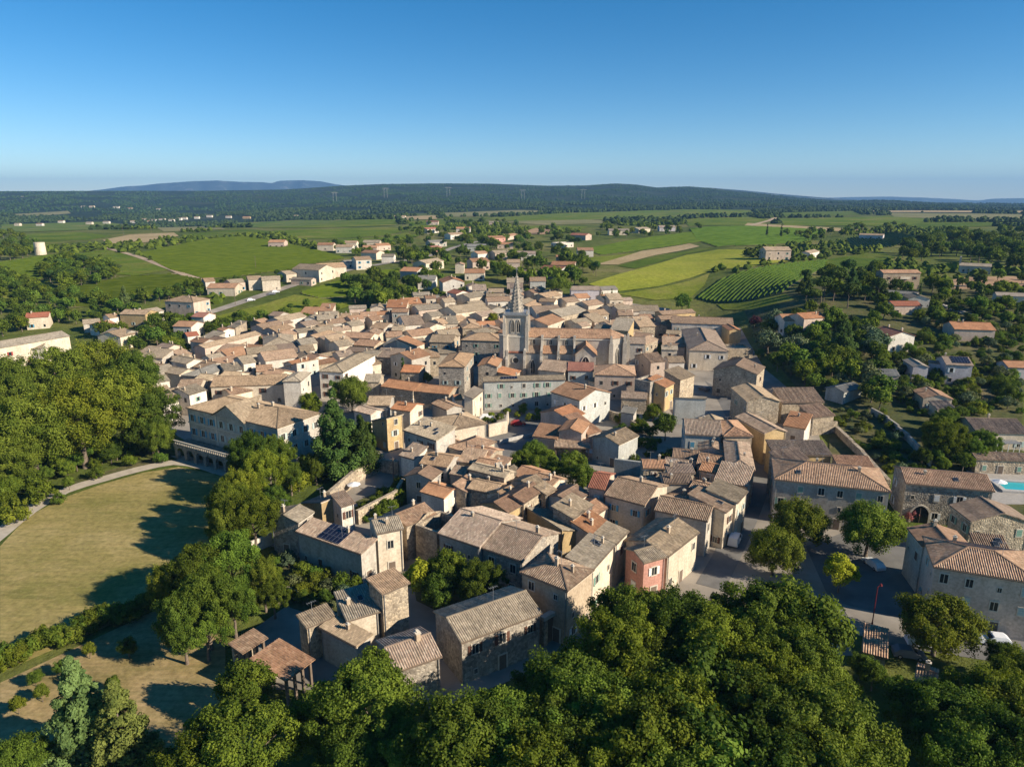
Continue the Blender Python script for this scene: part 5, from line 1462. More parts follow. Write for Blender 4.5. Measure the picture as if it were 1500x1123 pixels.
def trunk_mesh(seed, h, r, limbs, spread, fork=.35, mat='bark'):
    rn = random.Random(seed); m_ = MB()
    top = h * .8
    p, rr, k = Vector((0, 0, -.6)), r * 1.25, 5
    for i in range(1, k + 1):
        q = Vector((rn.uniform(-.12, .12) * i, rn.uniform(-.12, .12) * i, top * i / k)); r1 = r * (1 - .82 * i / k)
        m_.tube(p, q, rr, r1, 7, cap=False); p, rr = q, r1
    for i in range(limbs):
        z = h * rn.uniform(fork, .68); w = 2 * math.pi * (i + rn.random() * .6) / limbs
        e = Vector((math.cos(w) * spread * rn.uniform(.55, .85), math.sin(w) * spread * rn.uniform(.55, .85), z + h * rn.uniform(.12, .26)))
        mid = Vector((e.x * .45, e.y * .45, z + (e.z - z) * .35))
        m_.tube((0, 0, z - .2), mid, r * .42, r * .28, 6, cap=False).tube(mid, e, r * .28, r * .06, 6, cap=False)
    return mesh('trunk', m_.v, m_.f, mat, m_.m, smooth=True)

def clumps_round(seed, n, rx, rz, zc, cr, low=-.55):
    r = np.random.default_rng(seed); out = []
    while len(out) < n:
        d = r.normal(size=3); d /= np.linalg.norm(d)
        if d[2] < low: continue
        k = r.uniform(.35, .92) ** .6
        lob = 1 + .20 * math.sin(3 * math.atan2(d[1], d[0]) + seed) + .12 * math.sin(5 * d[2] + 2 * d[0] * seed)
        out.append((d[0] * rx * k * lob * .86, d[1] * rx * k * lob * .86, zc + d[2] * rz * k * .86, cr * r.uniform(.65, 1.3)))
    return np.array(out)

def clumps_cone(seed, n, rx, z0, z1, cr, power=1.0):
    r = np.random.default_rng(seed); out = []
    for i in range(n):
        t = r.random() ** 1.3; rad = rx * (1 - t) ** power * r.uniform(.35, 1.0); w = r.uniform(0, 6.283)
        out.append((rad * math.cos(w), rad * math.sin(w), z0 + (z1 - z0) * t, cr * (1.15 - .7 * t) * r.uniform(.7, 1.2)))
    return np.array(out)

TREES = {}
def species(key, h, crown, trunk): TREES[key] = (h, crown, trunk)
for i in range(3):
    species(f'oak_near{i}', 14, crown_mesh('crown', 10 + i, 'leaf_oak', clumps_round(10 + i, 150, 7.0, 5.6, 8.4, 1.05), 260, .25), trunk_mesh(10 + i, 11, .42, 6, 5.5))
    species(f'plane_near{i}', 20, crown_mesh('crown', 20 + i, 'leaf_plane', clumps_round(20 + i, 210, 9.0, 8.6, 11.0, 1.3, -.8), 220, .31), trunk_mesh(20 + i, 16, .6, 7, 7.5))
    species(f'round_near{i}', 9, crown_mesh('crown', 30 + i, 'leaf_plane', clumps_round(30 + i, 130, 5.4, 4.1, 5.0, 1.0, -.85), 240, .23), trunk_mesh(30 + i, 7, .3, 6, 3.8))
    species(f'garden_near{i}', 8, crown_mesh('crown', 40 + i, 'leaf_garden', clumps_round(40 + i, 70, 3.4, 3.4, 4.6, .85, -.75), 190, .24), trunk_mesh(40 + i, 6, .2, 5, 2.8))
    species(f'garden_mid{i}', 8, crown_mesh('crown', 50 + i, 'leaf_garden', clumps_round(50 + i, 40, 3.5, 3.3, 4.5, 1.1, -.75), 45, .62), trunk_mesh(50 + i, 6, .2, 4, 2.6))
    species(f'oak_mid{i}', 11, crown_mesh('crown', 60 + i, 'leaf_oak', clumps_round(60 + i, 55, 5.2, 4.6, 6.4, 1.4, -.75), 45, .8), trunk_mesh(60 + i, 9, .32, 5, 4.0))
    species(f'shrub{i}', 3, crown_mesh('crown', 70 + i, ('leaf_garden', 'leaf_oak', 'leaf_plane')[i], clumps_round(70 + i, 24, 1.9, 1.5, 1.4, .58, -.6), 120, .21), trunk_mesh(70 + i, 2, .08, 4, 1.2))
    species(f'far{i}', 9, crown_mesh('crown', 80 + i, ('leaf_oak', 'leaf_garden', 'leaf_oak')[i], clumps_round(80 + i, 20, 4.3, 3.8, 4.9, 1.6, -.8), 26, 1.3), trunk_mesh(80 + i, 7, .25, 3, 3.0))
species('yellow', 7, crown_mesh('crown', 90, 'leaf_yellow', clumps_round(90, 60, 3.2, 3.0, 4.2, .85, -.6), 110, .32), trunk_mesh(90, 5, .16, 5, 2.5))
species('limegreen', 8, crown_mesh('crown', 91, 'leaf_plane', clumps_round(91, 60, 3.0, 3.4, 4.6, .9, -.6), 110, .34), trunk_mesh(91, 6, .18, 5, 2.5))
species('purple', 6, crown_mesh('crown', 92, 'leaf_purple', clumps_round(92, 40, 2.6, 2.5, 3.4, .9, -.7), 60, .4), trunk_mesh(92, 4, .15, 4, 2))
species('bloom', 3, crown_mesh('crown', 93, 'leaf_pinkbloom', clumps_round(93, 26, 1.7, 1.3, 1.5, .6, -.6), 60, .26), trunk_mesh(93, 2, .08, 4, 1))
species('olive', 5, crown_mesh('crown', 94, 'leaf_olive', clumps_round(94, 36, 2.5, 1.9, 3.0, .85, -.6), 70, .36), trunk_mesh(94, 3.6, .2, 5, 2))
species('cypress', 10, crown_mesh('crown', 95, 'leaf_pine', clumps_cone(95, 60, 1.15, .8, 9.6, .62, .55), 50, .36), trunk_mesh(95, 7, .15, 0, 1))
species('fir', 14, crown_mesh('crown', 96, 'leaf_fir', clumps_cone(96, 170, 4.4, 1.2, 13.6, .85, .9), 200, .25, 1.8), trunk_mesh(96, 14, .3, 0, 1))
species('cedar', 15, crown_mesh('crown', 97, 'leaf_pine', clumps_cone(97, 110, 6.2, 2.0, 14.0, 1.3, .75), 200, .32, 1.6, 1.0), trunk_mesh(97, 14, .35, 6, 4))
species('pine', 12, crown_mesh('crown', 98, 'leaf_pine', clumps_round(98, 60, 4.2, 2.8, 9.0, 1.2, -.45), 80, .5), trunk_mesh(98, 11, .26, 5, 3.2, .6))
species('umbrella_pine', 12, crown_mesh('crown', 99, 'leaf_garden', clumps_round(99, 80, 6.0, 4.0, 7.6, 1.3, -.4), 70, .5), trunk_mesh(99, 10, .3, 6, 4.5, .45))

def blocked(x, y, m_=.8):
    for cx, cy, ux, uy, a, b in FOOT:
        dx, dy = x - cx, y - cy
        if abs(dx) > 40 or abs(dy) > 40: continue
        if abs(dx * ux + dy * uy) < a + m_ and abs(-dx * uy + dy * ux) < b + m_: return True
    return False

TCOUNT = 0
def plant(key, x, y, h, name, label, cat, group=None, wide=1.0):
    global TCOUNT
    H0, cm, tm = TREES[key]; s = h / H0
    rr = random.Random(TCOUNT); TCOUNT += 1
    root = empty(name, (x, y, tz(x, y)), rr.uniform(0, 6.28))
    root.scale = (s * wide, s * wide * rr.uniform(.92, 1.08), s)
    obj('crown', cm, root); obj('trunk', tm, root)
    return tag(root, label, cat, group)

def at_px(key, px, py, h, name, label, cat='tree', group=None, frac=.6, wide=1.0):
    """px, py: the middle of the crown in the photograph"""
    p = P(px, py, h * frac)
    return plant(key, p.x, p.y, h, name, label, cat, group, wide)

# --- wood at the bottom of the picture
wood = [(655, 1120), (700, 1075), (770, 1015), (850, 957), (915, 915), (985, 878), (1050, 858), (1125, 852), (1172, 885), (1190, 940), (1205, 1000), (1250, 1060), (1280, 1120), (1280, 1210), (640, 1210)]
k = 0; row = 0
yy = 860
while yy < 1200:
    xx = 640 + (row % 2) * 38
    while xx < 1340:
        px, py = xx + random.uniform(-14, 14), yy + random.uniform(-10, 10)
        if inside((px, py), wood):
            hh = random.uniform(11.5, 15.5)
            p = P(px, py, hh * .62)
            if not blocked(p.x, p.y, 2.2):
                plant(('oak_near0', 'oak_near1', 'oak_near2', 'garden_near1', 'oak_near0', 'plane_near2', 'oak_near1')[k % 7], p.x, p.y, hh, 'oak_tree', 'oak in the dense wood below the village', 'tree', 'oaks of the wood below the village'); k += 1
        xx += 84
    yy += 50; row += 1
for px, py, hh in ((1375, 1055, 12), (1455, 1035, 12), (1500, 1000, 10), (1420, 1110, 12), (1490, 1100, 13), (1560, 1060, 12), (1475, 965, 6)):
    at_px(f'oak_near{k % 3}', px, py, hh, 'oak_tree', 'dark oak beside the road kiosk', group='oaks beside the road kiosk'); k += 1
at_px('round_near0', 1135, 800, 9, 'lime_tree', 'pointed light green tree at the head of the wood by street', wide=.95)
# --- bottom-left trees
at_px('fir', 115, 1045, 15, 'fir_tree', 'taller pale green fir standing in the dry meadow', frac=.5)
at_px('fir', 175, 1065, 12.5, 'fir_tree', 'shorter pale green fir beside the taller one', frac=.5, wide=1.1)
at_px('oak_near1', 535, 1030, 13, 'oak_tree', 'big oak before the stone farmhouse with tall chimney', wide=1.1)
at_px('oak_near2', 470, 1060, 9, 'oak_tree', 'lower oak beside the big oak below open barn')
at_px('oak_near0', 350, 1095, 12, 'oak_tree', 'round yellow-green oak at meadow corner', wide=1.1)
at_px('oak_near2', 285, 1130, 10, 'oak_tree', 'small oak at the foot of the dry meadow')
at_px('garden_near0', 358, 1005, 8.5, 'walnut_tree', 'dense round tree beside the open timber barn', wide=1.1)
at_px('oak_near1', 20, 1120, 8, 'oak_tree', 'dark shaded tree at the meadow edge')
at_px('oak_near0', 600, 1110, 11, 'oak_tree', 'oak in shade at the foot of the farm lane')
at_px('oak_near1', 520, 1120, 10, 'oak_tree', 'shaded oak below the big farm oak')
for i, (px, py) in enumerate([(187, 945), (165, 1000), (113, 990), (60, 1012), (90, 975), (130, 950), (50, 990), (25, 1030)]):
    at_px('limegreen' if i % 2 else 'garden_near1', px, py, 2.6 if i else 3.4, 'sapling', 'young sapling planted in the dry meadow', group='saplings in the dry meadow')
# hedge along the meadow
for i in range(17):
    t = i / 16; px, py = 0 + 215 * t, 975 - 82 * t + 6 * math.sin(i)
    p = P(px, py)
    plant(f'shrub{i % 3}', p.x, p.y, 3.0 + random.uniform(-.3, .4), 'hedge_shrub', 'clipped shrub in the hedge between lawn and dry meadow', 'shrub', 'hedge between lawn and dry meadow', 1.15)
# --- belt between lawn and village
belt = [(265, 905, 12), (300, 880, 13), (340, 880, 10), (245, 850, 10), (290, 835, 12), (340, 820, 13), (385, 845, 10), (400, 870, 7), (300, 918, 9),
        (330, 770, 12), (370, 755, 13), (402, 735, 9), (350, 715, 13), (385, 690, 13), (425, 695, 8), (462, 684, 7), (335, 740, 12), (400, 665, 12)]
for i, (px, py, hh) in enumerate(belt):
    at_px(f'{"oak" if i % 3 else "plane"}_near{i % 3}', px, py, hh, 'park_tree', 'leafy tree in the belt beside the lawn', group='tree belt beside the lawn', wide=.85 if i % 3 else .7)
at_px('oak_near0', 365, 665, 14, 'park_tree', 'tall rounded park tree before the mansion front', wide=.8)
at_px('cedar', 490, 628, 19, 'cedar_tree', 'tall dark cedar beside the mansion end wall')
at_px('cedar', 528, 640, 15, 'cedar_tree', 'dark conifer beside the ochre house with green shutters', wide=.8)
at_px('cypress', 487, 588, 13, 'cypress_tree', 'pointed cypress rising before the dark cedar', frac=.5)
at_px('round_near1', 514, 572, 11, 'plane_tree', 'bushy plane tree before the orange-roofed barn')
at_px('garden_near2', 455, 590, 9, 'garden_tree', 'dark tree at the mansion rear wall')
at_px('cypress', 590, 541, 9, 'cypress_tree', 'lone dark cypress before grey gabled house', frac=.5)
at_px('yellow', 626, 553, 4.5, 'bamboo_clump', 'yellow-green bamboo clump below tall grey stone house', 'plant')
# --- giant planes left of the mansion
for i, (px, py, hh) in enumerate([(40, 622, 22), (112, 600, 24), (172, 585, 24), (212, 600, 19), (15, 560, 22), (80, 545, 23), (145, 530, 23), (196, 545, 20), (-35, 600, 23), (228, 635, 11), (10, 668, 14)]):
    at_px(f'plane_near{i % 3}', px, py, hh, 'plane_tree', 'giant plane tree in the park grove beside the mansion', group='giant planes of the park grove')
for i, (px, py, hh) in enumerate([(225, 655, 4), (190, 672, 3), (60, 715, 5), (20, 745, 5), (100, 705, 3.5), (235, 668, 3), (140, 690, 3), (85, 728, 2.5), (265, 655, 4)]):
    at_px(('limegreen', 'shrub0', 'shrub1', 'shrub2')[i % 4] if i else 'limegreen', px, py, hh, 'border_shrub', 'flowering shrub in the border along the curved gravel path', 'shrub', 'shrubs along the curved gravel path')
# --- trees of the square, courts and gardens in the village
for i, (px, py, hh) in enumerate([(782, 660, 7), (765, 672, 6), (790, 682, 6.5), (815, 688, 6), (840, 680, 8), (855, 697, 7), (802, 672, 6), (775, 690, 5)]):
    at_px(f'garden_near{i % 3}', px, py, hh, 'square_tree', 'round clipped tree shading the town square', group='trees of the town square', wide=1.25)
for px, py, hh, ky, nm, lb in [
    (975, 620, 8, 'limegreen', 'lime_tree', 'bright lime-green tree in the garden beside blue-shuttered house'),
    (957, 600, 6, 'garden_near1', 'garden_tree', 'dark garden tree behind the bright lime-green tree'),
    (655, 835, 9, 'garden_near0', 'courtyard_tree', 'dense green courtyard tree before the long row house'),
    (617, 845, 7, 'yellow', 'courtyard_tree', 'yellowing courtyard tree beside the stone tower'),
    (640, 865, 7, 'garden_near2', 'courtyard_tree', 'silvery green courtyard tree above the farm lane'),
    (700, 850, 9, 'oak_near2', 'courtyard_tree', 'dark courtyard tree in the shade of row house'),
    (665, 720, 3.6, 'yellow', 'garden_shrub', 'yellow shrub beside the low stone house'),
    (706, 733, 3.6, 'garden_near0', 'garden_shrub', 'green shrub against the low stone house gable'),
    (1232, 836, 6.5, 'yellow', 'acer_tree', 'yellow-green tree beside the parking place'),
    (1170, 760, 10, 'round_near0', 'plane_tree', 'rounded plane tree before the large grey hipped house'),
    (1274, 768, 10.5, 'round_near1', 'plane_tree', 'second rounded plane tree nearer the stone barn'),
    (1376, 907, 9.5, 'round_near2', 'plane_tree', 'wide plane tree over the white van'),
    (1168, 598, 4.5, 'limegreen', 'courtyard_tree', 'small tree inside the stone courtyard'),
    (722, 467, 8, 'limegreen', 'lime_tree', 'leafy tree in the lane behind the church tower'),
    (818, 418, 13, 'umbrella_pine', 'umbrella_pine', 'broad umbrella pine before the long white building'),
    (882, 437, 9, 'cypress', 'cypress_tree', 'slim cypress before the cream gabled house'),
    (896, 431, 8, 'cypress', 'cypress_tree', 'slim cypress beside the low white building'),
    (1000, 440, 10, 'oak_mid1', 'oak_tree', 'dark spreading oak behind the white bungalow'),
    (1106, 469, 6, 'purple', 'plum_tree', 'purple-leaved plum above the schoolhouse lane'),
    (1235, 490, 15, 'cedar', 'cedar_tree', 'big spreading cedar beside the rose house'),
    (1225, 410, 15, 'pine', 'pine_tree', 'tall pine at the edge of vine rows'),
    (1248, 408, 14, 'cedar', 'cedar_tree', 'dark conifer among the hillside pines'),
    (1205, 420, 12, 'pine', 'pine_tree', 'bare-stemmed pine above the hillside villa'),
    (1368, 412, 9, 'oak_mid0', 'oak_tree', 'round oak beside the tan apartment house'),
    (1436, 432, 11, 'fir', 'fir_tree', 'dark fir beside the white bungalow drive'),
    (1385, 640, 11, 'oak_near1', 'oak_tree', 'dark tree beside the garden bungalow'),
    (1408, 650, 8, 'garden_near0', 'garden_tree', 'green tree beside the veranda bungalow'),
    (1470, 568, 8, 'garden_near2', 'olive_tree', 'round grey-green tree by the drive'),
    (1415, 583, 4.5, 'olive', 'olive_tree', 'small olive beside the garden bungalow'),
    (1466, 545, 5.5, 'olive', 'olive_tree', 'silver olive behind the solar villa'),
    (1124, 335, 13, 'cypress', 'poplar_tree', 'slim poplar behind the lone farmhouse'),
    (1145, 336, 14, 'cypress', 'poplar_tree', 'taller slim poplar behind the lone farmhouse'),
    (1098, 368, 9, 'far0', 'oak_tree', 'dark tree clump tree beside the lone farmhouse'),
    (182, 432, 13, 'fir', 'fir_tree', 'dark fir beside the ochre farmhouse'),
    (382, 501, 7, 'fir', 'fir_tree', 'small fir in the lane beside the long rose house'),
    (1332, 750, 3, 'bloom', 'oleander', 'pink oleander beside the arched barn door'),
    (612, 703, 3, 'bloom', 'oleander', 'red flowering shrub at the walled garden corner'),
    (1290, 535, 3, 'bloom', 'oleander', 'pink shrub beside the pool shelter')]:
    at_px(ky, px, py, hh, nm, lb, 'shrub' if 'shrub' in nm or nm == 'oleander' else 'tree', wide=1.0 if ky != 'cypress' else .9)

def scatter(poly, n, keys, hr, name, label, group, cat='tree', gap=2.0, margin=.8, seed=1):
    rn = random.Random(seed); got = []; tries = 0
    xs = [p[0] for p in poly]; ys = [p[1] for p in poly]
    while len(got) < n and tries < n * 25:
        tries += 1
        px, py = rn.uniform(min(xs), max(xs)), rn.uniform(min(ys), max(ys))
        if not inside((px, py), poly): continue
        p = P(px, py)
        if blocked(p.x, p.y, margin) or any((p.x - q[0]) ** 2 + (p.y - q[1]) ** 2 < gap * gap for q in got): continue
        got.append((p.x, p.y))
        plant(rn.choice(keys), p.x, p.y, rn.uniform(*hr), name, label, cat, group, rn.uniform(.85, 1.2))

GM = ['garden_mid0', 'garden_mid1', 'garden_mid2', 'oak_mid0', 'oak_mid1']
scatter([(1100, 520), (1140, 470), (1270, 470), (1300, 520), (1290, 600), (1210, 590), (1130, 545)], 75, GM + ['olive'], (4, 9), 'hillside_tree', 'leafy tree in the thicket above the brown-roofed barn', 'thicket above the brown-roofed barn', gap=2.8, seed=2)
scatter([(1205, 600), (1290, 600), (1370, 700), (1300, 700), (1230, 640)], 60, ['shrub0', 'shrub1', 'olive', 'shrub2'], (1.2, 2.8), 'wild_shrub', 'wild shrub on the terrace slope beside the long wall', 'wild shrubs beside the long wall', 'shrub', 1.6, seed=3)
scatter([(1290, 505), (1500, 500), (1500, 610), (1330, 610), (1300, 560)], 120, ['shrub0', 'shrub1', 'olive', 'garden_near1', 'shrub2'], (1.8, 4.5), 'garden_shrub', 'rounded shrub in the villa gardens', 'shrubs in the villa gardens', 'shrub', 2.0, seed=4)
scatter([(1180, 415), (1290, 400), (1290, 470), (1160, 450)], 26, ['pine', 'cedar', 'oak_mid1', 'pine'], (7, 12), 'hillside_pine', 'dark conifer in the hillside grove above the balcony house', 'conifers of the hillside grove', gap=4, seed=5)
scatter([(1350, 450), (1500, 440), (1500, 510), (1350, 500)], 75, ['shrub0', 'shrub1', 'garden_mid0', 'garden_mid1', 'olive'], (2, 4.5), 'hedge_shrub', 'hedge shrub on the terraces around the rose bungalow', 'terrace hedges around the rose bungalow', 'shrub', 2.2, seed=6)
scatter([(1400, 610), (1440, 640), (1440, 690), (1340, 700), (1350, 640)], 18, ['garden_near0', 'garden_near1', 'oak_near2'], (4, 8), 'garden_tree', 'garden tree between long wall and pool house', 'trees between long wall and pool house', gap=3.5, seed=7)
scatter([(1310, 372), (1390, 345), (1500, 340), (1500, 402), (1400, 380), (1330, 385)], 70, ['oak_mid0', 'oak_mid1', 'oak_mid2'], (9, 14), 'oak_tree', 'oak in the wood behind the small chapel', 'oak wood behind the small chapel', gap=6, seed=8)
scatter([(480, 425), (560, 405), (640, 400), (660, 440), (600, 455), (520, 450)], 46, GM, (5, 10), 'garden_tree', 'tree in the dense gardens beside the road meadow', 'gardens beside the road meadow', gap=4, seed=9)
scatter([(590, 400), (580, 330), (700, 315), (830, 340), (880, 400), (850, 425), (760, 420), (660, 400)], 190, GM + ['pine', 'far1'], (5, 11), 'villa_tree', 'garden tree among the villas of the wooded slope', 'garden trees of the wooded slope', gap=5, seed=10)
scatter([(870, 350), (880, 330), (1000, 325), (1040, 335), (1000, 345), (930, 350)], 40, ['far0', 'far1', 'oak_mid2'], (6, 10), 'hedgerow_tree', 'tree in the hedgerow around the plateau villas', 'hedgerow around the plateau villas', gap=6, seed=11)
scatter([(0, 440), (100, 425), (180, 450), (260, 500), (210, 520), (100, 480), (0, 495)], 70, GM, (4, 9), 'garden_tree', 'tree in the gardens above the long white row', 'gardens above the long white row', gap=4, seed=12)
scatter([(60, 398), (110, 380), (180, 402), (165, 415), (100, 425), (70, 418)], 60, ['oak_mid0', 'oak_mid1', 'oak_mid2', 'pine'], (6, 10), 'thicket_tree', 'dark tree in the thicket between the vineyards', 'thicket between the vineyards', gap=4.5, seed=13)
scatter([(0, 340), (30, 345), (55, 360), (40, 378), (0, 384)], 30, ['oak_mid0', 'oak_mid2'], (6, 10), 'oak_tree', 'oak in the copse beside the windmill tower', 'copse beside the windmill tower', gap=5, seed=14)
scatter([(230, 470), (320, 478), (420, 470), (470, 462), (400, 480), (300, 500), (240, 520)], 40, GM, (3.5, 8), 'garden_tree', 'garden tree behind the old rows and the meadow', 'garden trees below the road meadow', gap=3.5, seed=15)
scatter([(1150, 345), (1240, 336), (1330, 330), (1320, 340), (1240, 350), (1160, 356)], 30, ['far0', 'far1', 'far2'], (6, 10), 'hedgerow_tree', 'hedgerow tree among the plateau vineyards', 'hedgerow among the plateau vineyards', gap=8, seed=16)
scatter([(400, 805), (450, 815), (540, 850), (545, 870), (480, 895), (430, 885), (400, 850)], 34, ['shrub0', 'shrub2', 'garden_near1', 'olive'], (1.4, 3.2), 'courtyard_shrub', 'garden shrub in the court below the solar panels', 'shrubs in the court below solar panels', 'shrub', 1.6, seed=17)
scatter([(520, 745), (585, 715), (610, 705), (615, 720), (560, 765), (530, 765)], 22, ['shrub0', 'shrub1', 'garden_near2'], (1.4, 3.4), 'courtyard_shrub', 'garden shrub inside the stone walled garden', 'shrubs inside the walled garden', 'shrub', 1.6, seed=18)
scatter([(900, 600), (960, 590), (990, 640), (985, 680), (900, 680), (880, 640)], 24, ['shrub0', 'shrub1', 'shrub2', 'garden_near0'], (1.4, 3.6), 'courtyard_shrub', 'garden shrub around the garden ruins', 'shrubs around the garden ruins', 'shrub', 1.8, seed=19)
scatter([(700, 610), (790, 598), (795, 618), (705, 625)], 12, ['shrub0', 'shrub2'], (1.8, 2.6), 'hedge_shrub', 'clipped hedge shrub below the blue-grey house', 'hedge below the blue-grey house', 'shrub', 1.6, seed=20)
scatter([(470, 360), (600, 345), (600, 380), (520, 378)], 34, ['far0', 'far1', 'garden_mid1'], (4, 8), 'roadside_tree', 'garden tree between the roadside villas', 'garden trees of the roadside villas', gap=6, seed=21)
scatter([(300, 415), (420, 403), (505, 388), (505, 394), (420, 412), (320, 430)], 30, ['shrub0', 'shrub1', 'garden_mid2'], (2, 5), 'garden_shrub', 'garden shrub beside the roadside houses', 'shrubs beside the roadside houses', 'shrub', 4, seed=22)

# --- distant woodland, too many trees to count: one mass
def far_wood(label, n, reg, size, seed, mat='leaf_oak'):
    r = np.random.default_rng(seed); V, F, Tn = [], [], []
    polys = [[(p.x, p.y) for p in (P(x, y) for x, y in pts)] for pts, _, _ in FIELDS]
    bbs = [(min(a for a, _ in q), max(a for a, _ in q), min(b for _, b in q), max(b for _, b in q)) for q in polys]
    c = 0; tries = 0
    while c < n and tries < n * 12:
        tries += 1
        D = math.sqrt(r.uniform(reg[0] ** 2, reg[1] ** 2)); az = r.uniform(reg[2], reg[3])
        x, y = D * math.sin(az), D * math.cos(az)
        if math.sin(x / 83 + 2) * math.sin(y / 121 + x / 300) + .5 * math.sin(x / 37) * math.sin(y / 45) < reg[4]: continue
        if any(b[0] < x < b[1] and b[2] < y < b[3] and inside((x, y), q) for b, q in zip(bbs, polys)): continue
        if blocked(x, y, 3): continue
        c += 1; z = tz(x, y); s = size * r.uniform(.6, 1.25); b = len(V); tn = r.random()
        for lz, lr, k in ((-.2, .75, 5), (.45, 1.0, 5), (1.05, .55, 4)):
            w0 = r.uniform(0, 6.28)
            for i in range(5):
                w = w0 + 6.283 * i / 5; q = lr * s * r.uniform(.65, 1.15)
                V.append((x + q * math.cos(w), y + q * math.sin(w), z + s * (lz + r.uniform(-.12, .12)))); Tn.append(min(1, tn * .6 + r.random() * .4))
        V.append((x, y, z + s * 1.35)); Tn.append(tn)
        for l in (0, 5):
            for i in range(5):
                j = (i + 1) % 5
                F.append((b + l + i, b + l + j, b + l + 5 + j, b + l + 5 + i))
        for i in range(5): F.append((b + 10 + i, b + 10 + (i + 1) % 5, b + 15))
    me = mesh('far_woodland', V, F, mat)
    at = me.attributes.new('tint', 'FLOAT', 'POINT'); at.data.foreach_set('value', Tn)
    tag(obj('far_woodland', me), label, 'woodland', kind='stuff')
far_wood('dark woodland covering the far plain below the hills', 9000, (1150, 2700, R(-42), R(40), -.15), 5.5, 1, 'leaf_far')
far_wood('scrubby hedges and copses between the plateau fields', 2600, (400, 1300, R(-42), R(40), .42), 3.2, 2, 'leaf_oak')
far_wood('forest on the slopes of the long ridge', 16000, (2600, 4500, R(-40), R(38), -.3), 4.5, 3, 'leaf_far')

scatter([(1160, 470), (1240, 440), (1290, 470), (1500, 500), (1500, 400), (1380, 400), (1290, 440)], 60, GM + ['cypress'], (4, 8), 'terrace_tree', 'leafy tree between the hillside villas', 'trees between the hillside villas', gap=4, seed=31)
scatter([(0, 395), (70, 430), (160, 450), (260, 440), (320, 430), (300, 420), (240, 434), (150, 448), (80, 440), (0, 430)], 60, GM, (4, 8), 'field_tree', 'tree in the hedge line between vineyards and gardens', 'hedge line between vineyards and gardens', gap=4, seed=32)
scatter([(230, 520), (300, 480), (420, 455), (480, 440), (500, 460), (400, 490)], 26, GM, (3, 6), 'lane_tree', 'small tree among the old rows below the meadow', 'trees among the old rows', gap=4, seed=33)

scatter([(0, 690), (60, 676), (150, 664), (225, 646), (250, 656), (150, 686), (60, 712), (0, 748)], 55, ['garden_near0', 'garden_near1', 'garden_near2', 'shrub0', 'shrub1'], (2.5, 6.0), 'park_shrub', 'leafy undergrowth shrub beneath the giant plane trees', 'undergrowth beneath the giant planes', 'shrub', 2.0, seed=41)
scatter([(420, 690), (470, 660), (545, 640), (560, 655), (500, 690), (440, 725)], 26, ['garden_near0', 'garden_near1', 'shrub2'], (3, 6), 'park_shrub', 'bushy shrub along the foot of the high sunlit wall', 'shrubs along the high sunlit wall', 'shrub', 2.0, seed=42)
scatter(FORE + [], 14, ['shrub0', 'shrub1', 'shrub2', 'garden_near2'], (1.5, 3.5), 'court_shrub', 'small green shrub between the inner court houses', 'shrubs of the inner court', 'shrub', 2.0, margin=.2, seed=43)
scatter(TOWN, 45, ['garden_mid0', 'garden_mid1', 'shrub0', 'shrub2', 'cypress'], (2.5, 6), 'town_tree', 'small garden tree between the old town roofs', 'garden trees between the old town roofs', 'tree', 4.0, margin=.2, seed=44)

at_px('garden_near0', 1280, 985, 4.5, 'kiosk_tree', 'low bushy tree hiding the tiled roof beside the road')
at_px('garden_near1', 1262, 972, 4.0, 'kiosk_tree', 'dark bush against the tiled roof among the oaks')
